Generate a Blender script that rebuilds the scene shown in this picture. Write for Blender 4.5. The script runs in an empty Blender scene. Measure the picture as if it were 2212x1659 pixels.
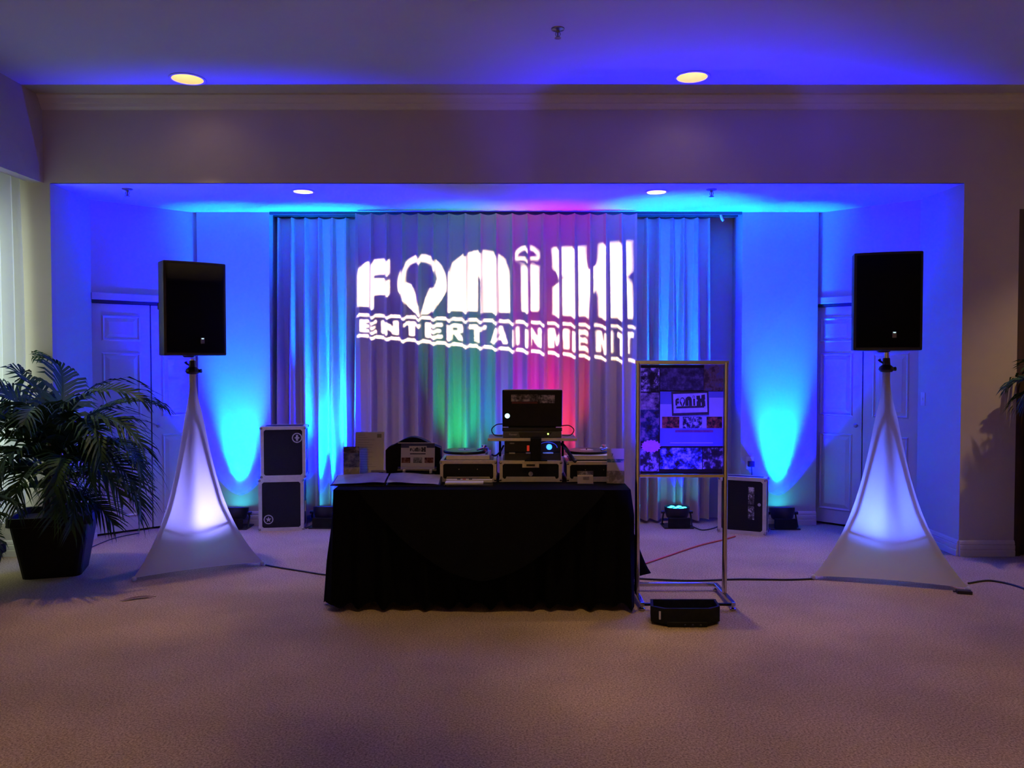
import bpy, bmesh, math, random
from mathutils import Vector, Matrix
from mathutils.geometry import tessellate_polygon
R = math.radians
PI = math.pi
random.seed(7)
scene = bpy.context.scene
COL = scene.collection

# ------------------------------------------------------------------ camera
IMG_W, IMG_H, FPX = 2212, 1659, 1750.0
CAM_Z = 1.525
PITCH = math.atan((829.5 - 780.0) / FPX)
cam_d = bpy.data.cameras.new('camera')
cam_d.sensor_width = 36.0
cam_d.lens = FPX / IMG_W * 36.0
cam = bpy.data.objects.new('camera', cam_d)
cam.location = (0, 0, CAM_Z)
cam.rotation_euler = (PI / 2 - PITCH, 0, 0)
COL.objects.link(cam)
scene.camera = cam

def ray(px, py):
    u = (px - IMG_W / 2) / FPX
    v = -(py - IMG_H / 2) / FPX
    c, s = math.cos(PITCH), math.sin(PITCH)
    return Vector((u, c + v * s, v * c - s))
def at_y(px, py, Y):
    r = ray(px, py)
    t = Y / r.y
    return Vector((r.x * t, Y, CAM_Z + r.z * t))
def at_z(px, py, Z):
    r = ray(px, py)
    t = (Z - CAM_Z) / r.z
    return Vector((r.x * t, r.y * t, Z))
def floor_pt(px, py):
    return at_z(px, py, 0.0)

# ------------------------------------------------------------------ world and exposure
world = bpy.data.worlds.new('daylight')
scene.world = world
world.use_nodes = True
bg = world.node_tree.nodes['Background']
bg.inputs[0].default_value = (0.90, 1.0, 0.85, 1)
bg.inputs[1].default_value = 3.2
vs = scene.view_settings
vs.view_transform = 'Standard'
vs.look = 'None'
vs.exposure = 0.0
vs.gamma = 1.0
vs.use_curve_mapping = False
scene.cycles.max_bounces = 4
scene.cycles.diffuse_bounces = 2
scene.cycles.glossy_bounces = 2
scene.cycles.transmission_bounces = 3
scene.cycles.transparent_max_bounces = 6
scene.cycles.sample_clamp_indirect = 4.0
scene.cycles.use_denoising = True
scene.cycles.use_adaptive_sampling = True
scene.cycles.adaptive_threshold = 0.04

# light levels (watts)
CAN_W = 120.0
CAN_FRONT_W = 120.0
CAN_REAR_W = 360.0
CAN_TABLE_W = 90.0
CAN_DOOR_W = 130.0
CAN_LOW_W = 40.0
PAR_BLUE_W = 3000.0
PAR_GREEN_W = 350.0
GOBO_W = 1500.0
BAR_W = 110.0
SCRIM_W = 270.0
POSTER_W = 220.0

# portal that helps sample the daylight through the window
pd = bpy.data.lights.new('window_left_offscreen', 'AREA')
pd.shape = 'RECTANGLE'; pd.size = 1.0; pd.size_y = 2.3
pd.cycles.is_portal = True
po = bpy.data.objects.new('window_left_offscreen', pd)
po.location = (-4.2, 5.72, 1.55); po.rotation_euler = (0, R(-90), 0)
COL.objects.link(po)

# ------------------------------------------------------------------ helpers
def link(o, parent=None):
    COL.objects.link(o)
    if parent is not None:
        o.parent = parent
    return o
def tag(o, label=None, cat=None, group=None, kind=None):
    if label: o['label'] = label
    if cat: o['category'] = cat
    if group: o['group'] = group
    if kind: o['kind'] = kind
    return o
def thing(name, label, cat, loc=(0, 0, 0), rz=0.0, group=None):
    o = bpy.data.objects.new(name, None)
    o.empty_display_size = 0.1
    o.location = loc
    o.rotation_euler = (0, 0, rz)
    link(o)
    return tag(o, label, cat, group)

class MB:
    """collects vertices and faces of ONE mesh"""
    def __init__(self):
        self.v = []; self.f = []
    def add(self, verts, faces):
        n = len(self.v)
        self.v += [tuple(p) for p in verts]
        self.f += [tuple(i + n for i in f) for f in faces]
        return self
    def box(self, x0, x1, y0, y1, z0, z1):
        vv = [(x0, y0, z0), (x1, y0, z0), (x1, y1, z0), (x0, y1, z0), (x0, y0, z1), (x1, y0, z1), (x1, y1, z1), (x0, y1, z1)]
        ff = [(3, 2, 1, 0), (4, 5, 6, 7), (0, 1, 5, 4), (1, 2, 6, 5), (2, 3, 7, 6), (3, 0, 4, 7)]
        return self.add(vv, ff)
    def cbox(self, cx, cy, cz, w, d, h):
        return self.box(cx - w / 2, cx + w / 2, cy - d / 2, cy + d / 2, cz - h / 2, cz + h / 2)
    def quad(self, a, b, c, d):
        return self.add([a, b, c, d], [(0, 1, 2, 3)])
    def prism(self, poly, z0, z1):
        n = len(poly)
        vv = [(x, y, z0) for x, y in poly] + [(x, y, z1) for x, y in poly]
        ff = [tuple(range(n - 1, -1, -1)), tuple(range(n, 2 * n))]
        ff += [(i, (i + 1) % n, n + (i + 1) % n, n + i) for i in range(n)]
        return self.add(vv, ff)
    def lathe(self, prof, n=24, cx=0, cy=0, close=False):
        """prof: list of (r, z)"""
        base = len(self.v)
        for r, z in prof:
            for k in range(n):
                a = 2 * PI * k / n
                self.v.append((cx + r * math.cos(a), cy + r * math.sin(a), z))
        m = len(prof)
        for j in range(m - 1):
            for k in range(n):
                k2 = (k + 1) % n
                self.f.append((base + j * n + k, base + j * n + k2, base + (j + 1) * n + k2, base + (j + 1) * n + k))
        if prof[0][0] > 1e-6: self.f.append(tuple(base + k for k in range(n - 1, -1, -1))) if close else None
        if prof[-1][0] > 1e-6 and close: self.f.append(tuple(base + (m - 1) * n + k for k in range(n)))
        return self
    def tube(self, pts, r, n=8, caps=True):
        """tube along a path; r a number or a list"""
        pts = [Vector(p) for p in pts]
        m = len(pts)
        rr = r if isinstance(r, (list, tuple)) else [r] * m
        base = len(self.v)
        up = Vector((0, 0, 1))
        prev = None
        for i, p in enumerate(pts):
            t = (pts[min(i + 1, m - 1)] - pts[max(i - 1, 0)]).normalized()
            if prev is None:
                a = up if abs(t.z) < 0.9 else Vector((1, 0, 0))
                u = t.cross(a).normalized()
            else:
                u = (prev - t * prev.dot(t))
                u = u.normalized() if u.length > 1e-6 else t.cross(up).normalized()
            prev = u
            w = t.cross(u)
            for k in range(n):
                an = 2 * PI * k / n
                q = p + (u * math.cos(an) + w * math.sin(an)) * rr[i]
                self.v.append(tuple(q))
        for i in range(m - 1):
            for k in range(n):
                k2 = (k + 1) % n
                self.f.append((base + i * n + k, base + i * n + k2, base + (i + 1) * n + k2, base + (i + 1) * n + k))
        if caps:
            self.f.append(tuple(base + k for k in range(n - 1, -1, -1)))
            self.f.append(tuple(base + (m - 1) * n + k for k in range(n)))
        return self
    def ball(self, c, r, n=10):
        prof = []
        for j in range(n // 2 + 1):
            a = -PI / 2 + PI * j / (n // 2)
            prof.append((max(r * math.cos(a), 1e-5), c[2] + r * math.sin(a)))
        return self.lathe(prof, n, c[0], c[1])
    def poly_holes(self, outer, holes, fn=lambda x, y: (x, y, 0)):
        """flat face from an outline with holes; fn maps 2-D to 3-D"""
        loops = [[Vector((x, y, 0)) for x, y in outer]] + [[Vector((x, y, 0)) for x, y in h] for h in holes]
        tris = tessellate_polygon(loops)
        flat = [p for l in loops for p in l]
        return self.add([fn(p.x, p.y) for p in flat], [tuple(t) for t in tris])
    def grid(self, nu, nv, fn, closed_u=False):
        base = len(self.v)
        for j in range(nv + 1):
            for i in range(nu + (0 if closed_u else 1)):
                self.v.append(tuple(fn(i / nu, j / nv)))
        w = nu if closed_u else nu + 1
        for j in range(nv):
            for i in range(nu):
                i2 = (i + 1) % w if closed_u else i + 1
                self.f.append((base + j * w + i, base + j * w + i2, base + (j + 1) * w + i2, base + (j + 1) * w + i))
        return self
    def move(self, mat):
        self.v = [tuple(mat @ Vector(p)) for p in self.v]
        return self
    def build(self, name, mat, parent=None, smooth=False, bevel=0.0, segs=2, fix=True, loc=None, rz=None):
        me = bpy.data.meshes.new(name)
        me.from_pydata(self.v, [], self.f)
        if fix or bevel:
            bm = bmesh.new(); bm.from_mesh(me)
            if bevel:
                bmesh.ops.bevel(bm, geom=list(bm.edges), offset=bevel, segments=segs, profile=0.6, affect='EDGES', clamp_overlap=True)
            if fix:
                bmesh.ops.recalc_face_normals(bm, faces=list(bm.faces))
            bm.to_mesh(me); bm.free()
        me.materials.append(mat)
        if smooth:
            for p in me.polygons: p.use_smooth = True
            try: me.set_sharp_from_angle(angle=R(40))
            except Exception: pass
        me.update()
        o = bpy.data.objects.new(name, me)
        if loc is not None: o.location = loc
        if rz is not None: o.rotation_euler = (0, 0, rz)
        return link(o, parent)

def box(name, mat, parent, x0, x1, y0, y1, z0, z1, bevel=0.0):
    return MB().box(x0, x1, y0, y1, z0, z1).build(name, mat, parent, bevel=bevel)
def struct(o):
    return tag(o, kind='structure')
def copy_tree(o, parent=None):
    c = o.copy(); COL.objects.link(c); c.parent = parent
    for ch in list(o.children):
        copy_tree(ch, c)
    return c

# outline of the projected logo, in photo pixels
def c3(x, y): return (540 + x * 0.23508, 430 + y * 0.23508)
def c4(x, y): return (1040 + x * 0.27125, 430 + y * 0.27125)
holes, isles = [], []
f_ = [c3(*p) for p in [(985, 985), (985, 690), (1005, 650), (1060, 602), (1140, 572), (1282, 558), (1282, 695), (1180, 700), (1140, 708), (1133, 722), (1150, 742), (1282, 742), (1282, 880), (1135, 887), (1135, 1000)]]
holes.append(f_)
oo = []
for k in range(36):
    a = 2 * PI * k / 36
    r_x = 222; r_y = 275
    x = 1582 + r_x * math.cos(a) * (1.0 if math.sin(a) > -0.2 else 1.0 - 0.45 * (abs(math.sin(a)) - 0.2)); y = 800 - r_y * math.sin(a)
    y = min(y, 1062)
    oo.append(c3(x, y))
holes.append(oo)
isles.append([c3(*p) for p in [(1425, 770), (1432, 660), (1470, 605), (1530, 583), (1600, 582), (1660, 602), (1700, 660), (1722, 740), (1700, 790), (1650, 840), (1615, 920), (1590, 1010), (1572, 1056), (1552, 1050), (1545, 980), (1520, 890), (1480, 800)]])
holes.append([(968, 672), (968, 590), (978, 570), (1000, 553), (1022, 546), (1045, 544), (1070, 549), (1089, 563), (1098, 590), (1101, 676), (1041, 675), (1041, 602), (1036, 593), (1031, 602), (1031, 673)])
ring_o = [(1137.5 + 26 * math.cos(2 * PI * k / 24), 555 - 21 * math.sin(2 * PI * k / 24)) for k in range(24)]
holes.append(ring_o)
isles.append([(1137.5 + 22.5 * math.cos(PI * (k / 12)), 560.0 - 1.5 - (22.5 - 5.0) * math.sin(PI * k / 12)) for k in range(13)])
isles.append([(1137.5 - 22.5 * math.cos(PI * (k / 12)), 563.0 + (11.0) * math.sin(PI * k / 12)) for k in range(13)])
holes.append([(1125, 578), (1162, 576), (1162, 673), (1126, 673)])
holes.append([(1191, 538), (1262, 535), (1264, 565), (1271, 579), (1283, 579), (1289, 565), (1291, 529), (1362, 523), (1364, 586), (1352, 601), (1362, 616), (1365, 690), (1292, 686), (1290, 640), (1284, 625), (1277, 640), (1275, 685), (1193, 681), (1193, 623), (1217, 602), (1193, 582)])
LOGO_OUT = list(holes); LOGO_IN = list(isles)
def logo_print(name, m, parent, w, h, mt):
    """flat print of the same logo, w by h, centred"""
    root = None
    for i, o_ in enumerate(LOGO_OUT):
        inn = [LOGO_IN[0]] if i == 1 else (LOGO_IN[1:] if i == 3 else [])
        fn = lambda x, y: tuple(mt @ Vector(((x - 1068) / 590 * w, 0, -(y - 605) / 165 * h)))
        MB().poly_holes(o_, inn, fn).build(name, m, parent, fix=False)

# ------------------------------------------------------------------ materials
def mat(name, col, rough=0.6, metal=0.0, col2=None, scale=8.0, bump=0.0, bscale=60.0, emit=None, estr=0.0, spec=0.5, trans=0.0, stretch=None, detail=4.0, sheen=0.0):
    m = bpy.data.materials.new(name)
    m.use_nodes = True
    nt = m.node_tree; N = nt.nodes; L = nt.links
    b = N['Principled BSDF']
    b.inputs['Base Color'].default_value = (*col, 1)
    b.inputs['Roughness'].default_value = rough
    b.inputs['Metallic'].default_value = metal
    b.inputs['Specular IOR Level'].default_value = spec
    if sheen: b.inputs['Sheen Weight'].default_value = sheen
    tc = None
    if col2 is not None or bump:
        tc = N.new('ShaderNodeTexCoord')
        src = tc.outputs['Object']
        if stretch:
            mp = N.new('ShaderNodeMapping'); mp.inputs['Scale'].default_value = stretch
            L.new(src, mp.inputs['Vector']); src = mp.outputs['Vector']
    if col2 is not None:
        n = N.new('ShaderNodeTexNoise'); n.inputs['Scale'].default_value = scale; n.inputs['Detail'].default_value = detail
        L.new(src, n.inputs['Vector'])
        r = N.new('ShaderNodeValToRGB')
        r.color_ramp.elements[0].position = 0.35; r.color_ramp.elements[0].color = (*col, 1)
        r.color_ramp.elements[1].position = 0.65; r.color_ramp.elements[1].color = (*col2, 1)
        L.new(n.outputs['Fac'], r.inputs['Fac'])
        L.new(r.outputs['Color'], b.inputs['Base Color'])
    if bump:
        n2 = N.new('ShaderNodeTexNoise'); n2.inputs['Scale'].default_value = bscale; n2.inputs['Detail'].default_value = 3
        L.new(src, n2.inputs['Vector'])
        bp = N.new('ShaderNodeBump'); bp.inputs['Strength'].default_value = bump; bp.inputs['Distance'].default_value = 0.01
        L.new(n2.outputs['Fac'], bp.inputs['Height'])
        L.new(bp.outputs['Normal'], b.inputs['Normal'])
    if emit is not None:
        b.inputs['Emission Color'].default_value = (*emit, 1)
        b.inputs['Emission Strength'].default_value = estr
        m.cycles.emission_sampling = 'NONE'
    return m

def cloth_mat(name, col, trans=0.4, col2=None):
    """woven cloth that lets light through"""
    m = bpy.data.materials.new(name); m.use_nodes = True
    nt = m.node_tree; N = nt.nodes; L = nt.links
    N.remove(N['Principled BSDF'])
    out = N['Material Output']
    d = N.new('ShaderNodeBsdfDiffuse'); t = N.new('ShaderNodeBsdfTranslucent'); mx = N.new('ShaderNodeMixShader')
    d.inputs['Color'].default_value = (*col, 1)
    t.inputs['Color'].default_value = (*(col2 or col), 1)
    mx.inputs[0].default_value = trans
    tc = N.new('ShaderNodeTexCoord'); n2 = N.new('ShaderNodeTexNoise'); n2.inputs['Scale'].default_value = 240; n2.inputs['Detail'].default_value = 2
    bp = N.new('ShaderNodeBump'); bp.inputs['Strength'].default_value = 0.12; bp.inputs['Distance'].default_value = 0.004
    L.new(tc.outputs['Object'], n2.inputs['Vector']); L.new(n2.outputs['Fac'], bp.inputs['Height']); L.new(bp.outputs['Normal'], d.inputs['Normal'])
    L.new(d.outputs[0], mx.inputs[1]); L.new(t.outputs[0], mx.inputs[2]); L.new(mx.outputs[0], out.inputs['Surface'])
    return m

def clear_mat(name, tint=(1, 1, 1), gloss=0.12, rough=0.05):
    m = bpy.data.materials.new(name); m.use_nodes = True
    nt = m.node_tree; N = nt.nodes; L = nt.links
    N.remove(N['Principled BSDF'])
    out = N['Material Output']
    a = N.new('ShaderNodeBsdfTransparent'); a.inputs[0].default_value = (*tint, 1)
    g = N.new('ShaderNodeBsdfGlossy'); g.inputs['Roughness'].default_value = rough
    mx = N.new('ShaderNodeMixShader'); mx.inputs[0].default_value = gloss
    L.new(a.outputs[0], mx.inputs[1]); L.new(g.outputs[0], mx.inputs[2]); L.new(mx.outputs[0], out.inputs['Surface'])
    return m

def carpet_mat():
    m = bpy.data.materials.new('carpet'); m.use_nodes = True
    nt = m.node_tree; N = nt.nodes; L = nt.links
    b = N['Principled BSDF']; b.inputs['Roughness'].default_value = 0.95; b.inputs['Specular IOR Level'].default_value = 0.1
    tc = N.new('ShaderNodeTexCoord')
    n1 = N.new('ShaderNodeTexNoise'); n1.inputs['Scale'].default_value = 105; n1.inputs['Detail'].default_value = 6; n1.inputs['Roughness'].default_value = 0.8
    n2 = N.new('ShaderNodeTexNoise'); n2.inputs['Scale'].default_value = 1.6; n2.inputs['Detail'].default_value = 3
    L.new(tc.outputs['Object'], n1.inputs['Vector']); L.new(tc.outputs['Object'], n2.inputs['Vector'])
    r1 = N.new('ShaderNodeValToRGB')
    r1.color_ramp.elements[0].position = 0.36; r1.color_ramp.elements[0].color = (0.16, 0.10, 0.06, 1)
    r1.color_ramp.elements[1].position = 0.60; r1.color_ramp.elements[1].color = (0.62, 0.46, 0.26, 1)
    L.new(n1.outputs['Fac'], r1.inputs['Fac'])
    r2 = N.new('ShaderNodeValToRGB')
    r2.color_ramp.elements[0].color = (0.86, 0.86, 0.86, 1); r2.color_ramp.elements[1].color = (1, 1, 1, 1)
    r2.color_ramp.elements[0].position = 0.4; r2.color_ramp.elements[1].position = 0.6
    L.new(n2.outputs['Fac'], r2.inputs['Fac'])
    mx = N.new('ShaderNodeMix'); mx.data_type = 'RGBA'; mx.blend_type = 'MULTIPLY'; mx.inputs[0].default_value = 1
    L.new(r1.outputs[0], mx.inputs[6]); L.new(r2.outputs[0], mx.inputs[7]); L.new(mx.outputs[2], b.inputs['Base Color'])
    bp = N.new('ShaderNodeBump'); bp.inputs['Strength'].default_value = 0.45; bp.inputs['Distance'].default_value = 0.01
    L.new(n1.outputs['Fac'], bp.inputs['Height']); L.new(bp.outputs['Normal'], b.inputs['Normal'])
    return m

def photo_mat(name, cols, scale=14.0, rough=0.35, seed=0.0, contrast=0.12, stretch=(1, 1, 1)):
    """printed picture: blotches in the print's own colours"""
    m = bpy.data.materials.new(name); m.use_nodes = True
    nt = m.node_tree; N = nt.nodes; L = nt.links
    b = N['Principled BSDF']; b.inputs['Roughness'].default_value = rough; b.inputs['Specular IOR Level'].default_value = 0.3
    tc = N.new('ShaderNodeTexCoord'); mp = N.new('ShaderNodeMapping')
    mp.inputs['Location'].default_value = (seed, seed * 1.7, seed * 0.6); mp.inputs['Scale'].default_value = stretch
    n = N.new('ShaderNodeTexNoise'); n.inputs['Scale'].default_value = scale; n.inputs['Detail'].default_value = 4; n.inputs['Roughness'].default_value = 0.62
    L.new(tc.outputs['Object'], mp.inputs['Vector']); L.new(mp.outputs['Vector'], n.inputs['Vector'])
    r = N.new('ShaderNodeValToRGB')
    el = r.color_ramp.elements
    k = len(cols)
    while len(el) < k: el.new(0.5)
    for i, c in enumerate(cols):
        el[i].position = 0.5 + contrast * (2 * i / (k - 1) - 1)
        el[i].color = (*c, 1)
    L.new(n.outputs['Fac'], r.inputs['Fac']); L.new(r.outputs['Color'], b.inputs['Base Color'])
    return m

M = {}
M['wall'] = mat('wall_paint', (0.56, 0.50, 0.42), 0.75, bump=0.05, bscale=180, col2=(0.585, 0.525, 0.445), scale=3)
M['white_wall'] = mat('alcove_paint', (0.56, 0.52, 0.47), 0.7, bump=0.04, bscale=180, col2=(0.58, 0.54, 0.49), scale=3)
M['ceil'] = mat('ceiling_paint', (0.62, 0.60, 0.57), 0.85, bump=0.05, bscale=150, col2=(0.64, 0.62, 0.59), scale=2)
M['trim'] = mat('trim_paint', (0.68, 0.63, 0.55), 0.5, col2=(0.70, 0.65, 0.57), scale=5)
M['door'] = mat('door_paint', (0.66, 0.64, 0.61), 0.45, col2=(0.68, 0.66, 0.63), scale=5)
M['dark_doorway'] = mat('doorway_dark', (0.045, 0.026, 0.016), 0.45, col2=(0.07, 0.04, 0.024), scale=6, stretch=(8, 8, 0.6))
M['carpet'] = carpet_mat()
M['drape'] = cloth_mat('drape_cloth', (0.70, 0.57, 0.53), 0.12)
M['sheer'] = cloth_mat('sheer_cloth', (0.85, 0.86, 0.84), 0.62)
M['scrim'] = cloth_mat('stretch_cloth', (0.80, 0.78, 0.76), 0.42)
M['track'] = mat('track_metal', (0.05, 0.05, 0.055), 0.5, 0.3, col2=(0.06, 0.06, 0.065), scale=20)
M['black'] = mat('black_plastic', (0.012, 0.012, 0.014), 0.45, col2=(0.016, 0.016, 0.018), scale=30, bump=0.05, bscale=200)
M['black_matte'] = mat('black_matte', (0.008, 0.008, 0.009), 0.8, col2=(0.012, 0.012, 0.013), scale=30, spec=0.2)
M['black_gloss'] = mat('black_gloss', (0.006, 0.006, 0.008), 0.3, col2=(0.009, 0.009, 0.011), scale=20, spec=0.25)
M['grille'] = mat('speaker_grille', (0.005, 0.005, 0.007), 0.85, bump=0.3, bscale=700, col2=(0.008, 0.008, 0.010), scale=500, spec=0.05)
M['black_cloth'] = mat('black_cloth', (0.004, 0.004, 0.006), 0.95, col2=(0.006, 0.006, 0.008), scale=120, bump=0.2, bscale=400, spec=0.05)
M['overlay_cloth'] = mat('overlay_cloth', (0.006, 0.006, 0.008), 0.9, col2=(0.008, 0.008, 0.010), scale=120, bump=0.2, bscale=400, spec=0.05)
M['laminate'] = mat('case_laminate', (0.006, 0.006, 0.008), 0.6, spec=0.25, col2=(0.009, 0.009, 0.012), scale=90, bump=0.1, bscale=160)
M['alu'] = mat('aluminium', (0.72, 0.70, 0.68), 0.42, 0.55, col2=(0.64, 0.62, 0.60), scale=30)
M['alu_warm'] = mat('brushed_aluminium', (0.74, 0.68, 0.58), 0.42, 0.45, col2=(0.66, 0.60, 0.51), scale=40)
M['chrome'] = mat('chrome', (0.58, 0.55, 0.52), 0.14, 1.0, col2=(0.50, 0.48, 0.45), scale=18)
M['gold_reflector'] = mat('gold_reflector', (0.90, 0.78, 0.50), 0.3, 0.4, col2=(0.86, 0.72, 0.44), scale=12)
M['bulb'] = mat('lamp_glow', (1, 0.9, 0.7), 0.4, emit=(1.0, 0.80, 0.42), estr=9.0)
M['white'] = mat('white_plastic', (0.75, 0.74, 0.72), 0.4, col2=(0.78, 0.77, 0.75), scale=10)
M['paper'] = mat('paper', (0.70, 0.66, 0.58), 0.7, col2=(0.73, 0.69, 0.61), scale=12)
M['ink'] = mat('print_ink', (0.03, 0.03, 0.035), 0.6, col2=(0.05, 0.05, 0.055), scale=60)
M['grey_ink'] = mat('grey_ink', (0.30, 0.28, 0.26), 0.6, col2=(0.36, 0.34, 0.31), scale=200)
M['film'] = clear_mat('clear_plastic', (0.97, 0.97, 0.98), 0.16, 0.12)
M['glass'] = clear_mat('window_glass', (0.95, 1.0, 0.98), 0.06, 0.0)
M['led_blue'] = mat('led_blue', (0.1, 0.3, 0.8), 0.3, emit=(0.02, 0.75, 1.0), estr=14)
M['led_deep'] = mat('led_deep_blue', (0.02, 0.02, 0.4), 0.3, emit=(0.01, 0.02, 1.0), estr=3)
M['glow_white'] = mat('glow_white', (0.7, 0.8, 0.9), 0.3, emit=(0.55, 0.95, 1.0), estr=1.6)
M['led_green'] = mat('led_green', (0.3, 0.8, 0.2), 0.3, emit=(0.55, 1.0, 0.15), estr=3)
M['red_plastic'] = mat('red_plastic', (0.45, 0.05, 0.03), 0.4, col2=(0.38, 0.04, 0.03), scale=30)
M['led_red'] = mat('led_red', (0.5, 0.02, 0.01), 0.3, emit=(1.0, 0.05, 0.02), estr=0.35)
M['frond'] = mat('palm_leaf', (0.018, 0.060, 0.022), 0.6, col2=(0.035, 0.095, 0.035), scale=7, spec=0.25)
M['stem'] = mat('palm_stem', (0.055, 0.050, 0.028), 0.7, col2=(0.08, 0.07, 0.04), scale=14)
M['soil'] = mat('soil', (0.03, 0.022, 0.016), 0.95, col2=(0.05, 0.038, 0.028), scale=40, bump=0.8, bscale=60)
M['pot'] = mat('black_pot', (0.006, 0.006, 0.007), 0.6, col2=(0.009, 0.009, 0.010), scale=9, spec=0.2)
M['dry_leaf'] = mat('dry_leaf', (0.09, 0.04, 0.02), 0.8, col2=(0.13, 0.06, 0.03), scale=30)
M['cable'] = mat('black_cable', (0.02, 0.018, 0.018), 0.6, col2=(0.028, 0.026, 0.026), scale=30)
M['orange_cable'] = mat('orange_cable', (0.55, 0.08, 0.02), 0.5, col2=(0.48, 0.065, 0.02), scale=30)
M['knob'] = mat('door_knob', (0.55, 0.52, 0.48), 0.3, 0.8, col2=(0.5, 0.47, 0.43), scale=20)
M['bronze'] = mat('sprinkler_metal', (0.30, 0.28, 0.27), 0.35, 0.8, col2=(0.25, 0.23, 0.22), scale=30)

# ------------------------------------------------------------------ room shell
ZC, ZL = 3.563, 2.90          # high ceiling, alcove ceiling
YS = 6.30                     # face of the soffit
XL, XR, YB = -4.10, 4.80, -3.0
AL = [(-3.57, 6.30), (-3.60, 6.95), (-2.86, 7.62), (-2.913, 7.70), (-2.913, 7.52), (-2.245, 7.52), (-2.245, 7.86)]
AR = [(3.495, 6.30), (3.485, 6.95), (2.79, 7.62), (2.832, 7.70), (2.832, 7.52), (2.13, 7.52), (2.13, 7.86)]

struct(MB().box(XL - 0.1, XR + 0.1, YB - 0.1, 8.1, -0.06, 0.0).build('floor', M['carpet']))

def circle(cx, cy, r, n=28):
    return [(cx + r * math.cos(2 * PI * k / n), cy + r * math.sin(2 * PI * k / n)) for k in range(n)]

HIGH_CANS = []
for px, py in ((405, 170), (1495, 166)):
    HIGH_CANS.append(at_z(px, py, ZC))
gx = HIGH_CANS[1].x - HIGH_CANS[0].x
for yy in (3.55, -1.2):
    for xx in (HIGH_CANS[0].x, HIGH_CANS[1].x + 0.1):
        HIGH_CANS.append(Vector((xx, yy, ZC)))
HIGH_CANS.append(Vector((4.35, 5.15, ZC)))
HIGH_CANS.append(Vector((-0.05, 4.42, ZC)))
LOW_CANS = [at_z(655, 413, ZL), at_z(1418, 414, ZL)]
RH, RL = 0.112, 0.080
struct(MB().poly_holes([(-3.62, YB), (XR, YB), (XR, YS), (-3.62, YS)], [circle(c.x, c.y, RH) for c in HIGH_CANS], lambda x, y: (x, y, ZC)).build('ceiling', M['ceil'], fix=False))
ceil_poly = AL[:3] + [(-2.86, 7.90), (2.79, 7.90)] + AR[2::-1]
struct(MB().poly_holes(ceil_poly, [circle(c.x, c.y, RL) for c in LOW_CANS], lambda x, y: (x, y, ZL)).build('ceiling_alcove', M['ceil'], fix=False))
# shell above the ceilings so that no daylight leaks in
struct(box('ceiling_deck', M['ceil'], None, XL - 0.1, XR + 0.1, YB - 0.1, 8.1, ZC + 0.25, ZC + 0.30))

def wall_path(name, pts, z0, z1, m, th=0.0):
    b = MB()
    for (x0, y0), (x1, y1) in zip(pts, pts[1:]):
        n = len(b.v)
        b.v += [(x0, y0, z0), (x1, y1, z0), (x1, y1, z1), (x0, y0, z1)]
        b.f.append((n, n + 1, n + 2, n + 3))
    return struct(b.build(name, m, fix=False))

# soffit between high room and alcove
struct(box('wall_soffit', M['wall'], None, -3.62, XR, YS, YS + 0.02, ZL, ZC + 0.25))
# side soffit above the window, with its lower lip
struct(box('wall_soffit_left', M['wall'], None, -3.72, -3.62, YB, YS + 0.02, ZL, ZC + 0.25))
struct(box('ceiling_pocket', M['ceil'], None, XL, -3.72, YB, YS, 3.06, 3.10))
# front pieces of wall either side of the alcove
struct(box('wall_front_left', M['wall'], None, XL, -3.57, YS, YS + 0.06, 0, ZL))
struct(box('wall_pocket_end', M['wall'], None, XL, -3.62, YS, YS + 0.06, ZL, 3.2))
struct(box('wall_front_right', M['wall'], None, 3.495, 3.925, YS, YS + 0.06, 0, ZL))
struct(box('wall_over_door', M['wall'], None, 3.925, XR, YS, YS + 0.06, 2.70, ZL))
# alcove walls
wall_path('wall_alcove_left', AL[:2], 0, ZL, M['white_wall'])
wall_path('wall_alcove_right', AR[:2], 0, ZL, M['white_wall'])
wall_path('wall_panel_left', AL[3:7], 0, ZL, M['white_wall'])
wall_path('wall_panel_right', AR[3:7], 0, ZL, M['white_wall'])
struct(box('wall_back', M['white_wall'], None, -2.245, 2.13, 7.86, 7.92, 0, ZL))
ZD = 2.06
wall_path('wall_over_left_door', AL[1:3], ZD, ZL, M['white_wall'])
wall_path('wall_over_right_door', AR[1:3], ZD, ZL, M['white_wall'])
# outer shell
struct(box('wall_right', M['wall'], None, XR, XR + 0.06, YB, 8.0, 0, ZC + 0.25))
struct(box('wall_behind_camera', M['wall'], None, XL, XR, YB - 0.06, YB, 0, ZC + 0.25))
struct(box('wall_outer_back', M['wall'], None, XL, XR, 7.98, 8.04, 0, ZC + 0.25))
b = MB()
struct(box('wall_left_below', M['white_wall'], None, XL - 0.06, XL, YB, YS, 0, 0.38))
struct(box('wall_left_above', M['white_wall'], None, XL - 0.06, XL, YB, YS, 2.72, ZC + 0.25))
struct(box('wall_left_near', M['white_wall'], None, XL - 0.06, XL, YB, 5.2, 0.38, 2.72))
struct(box('wall_left_far', M['white_wall'], None, XL - 0.06, XL, 6.22, 8.04, 0.0, ZC + 0.25))

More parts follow.
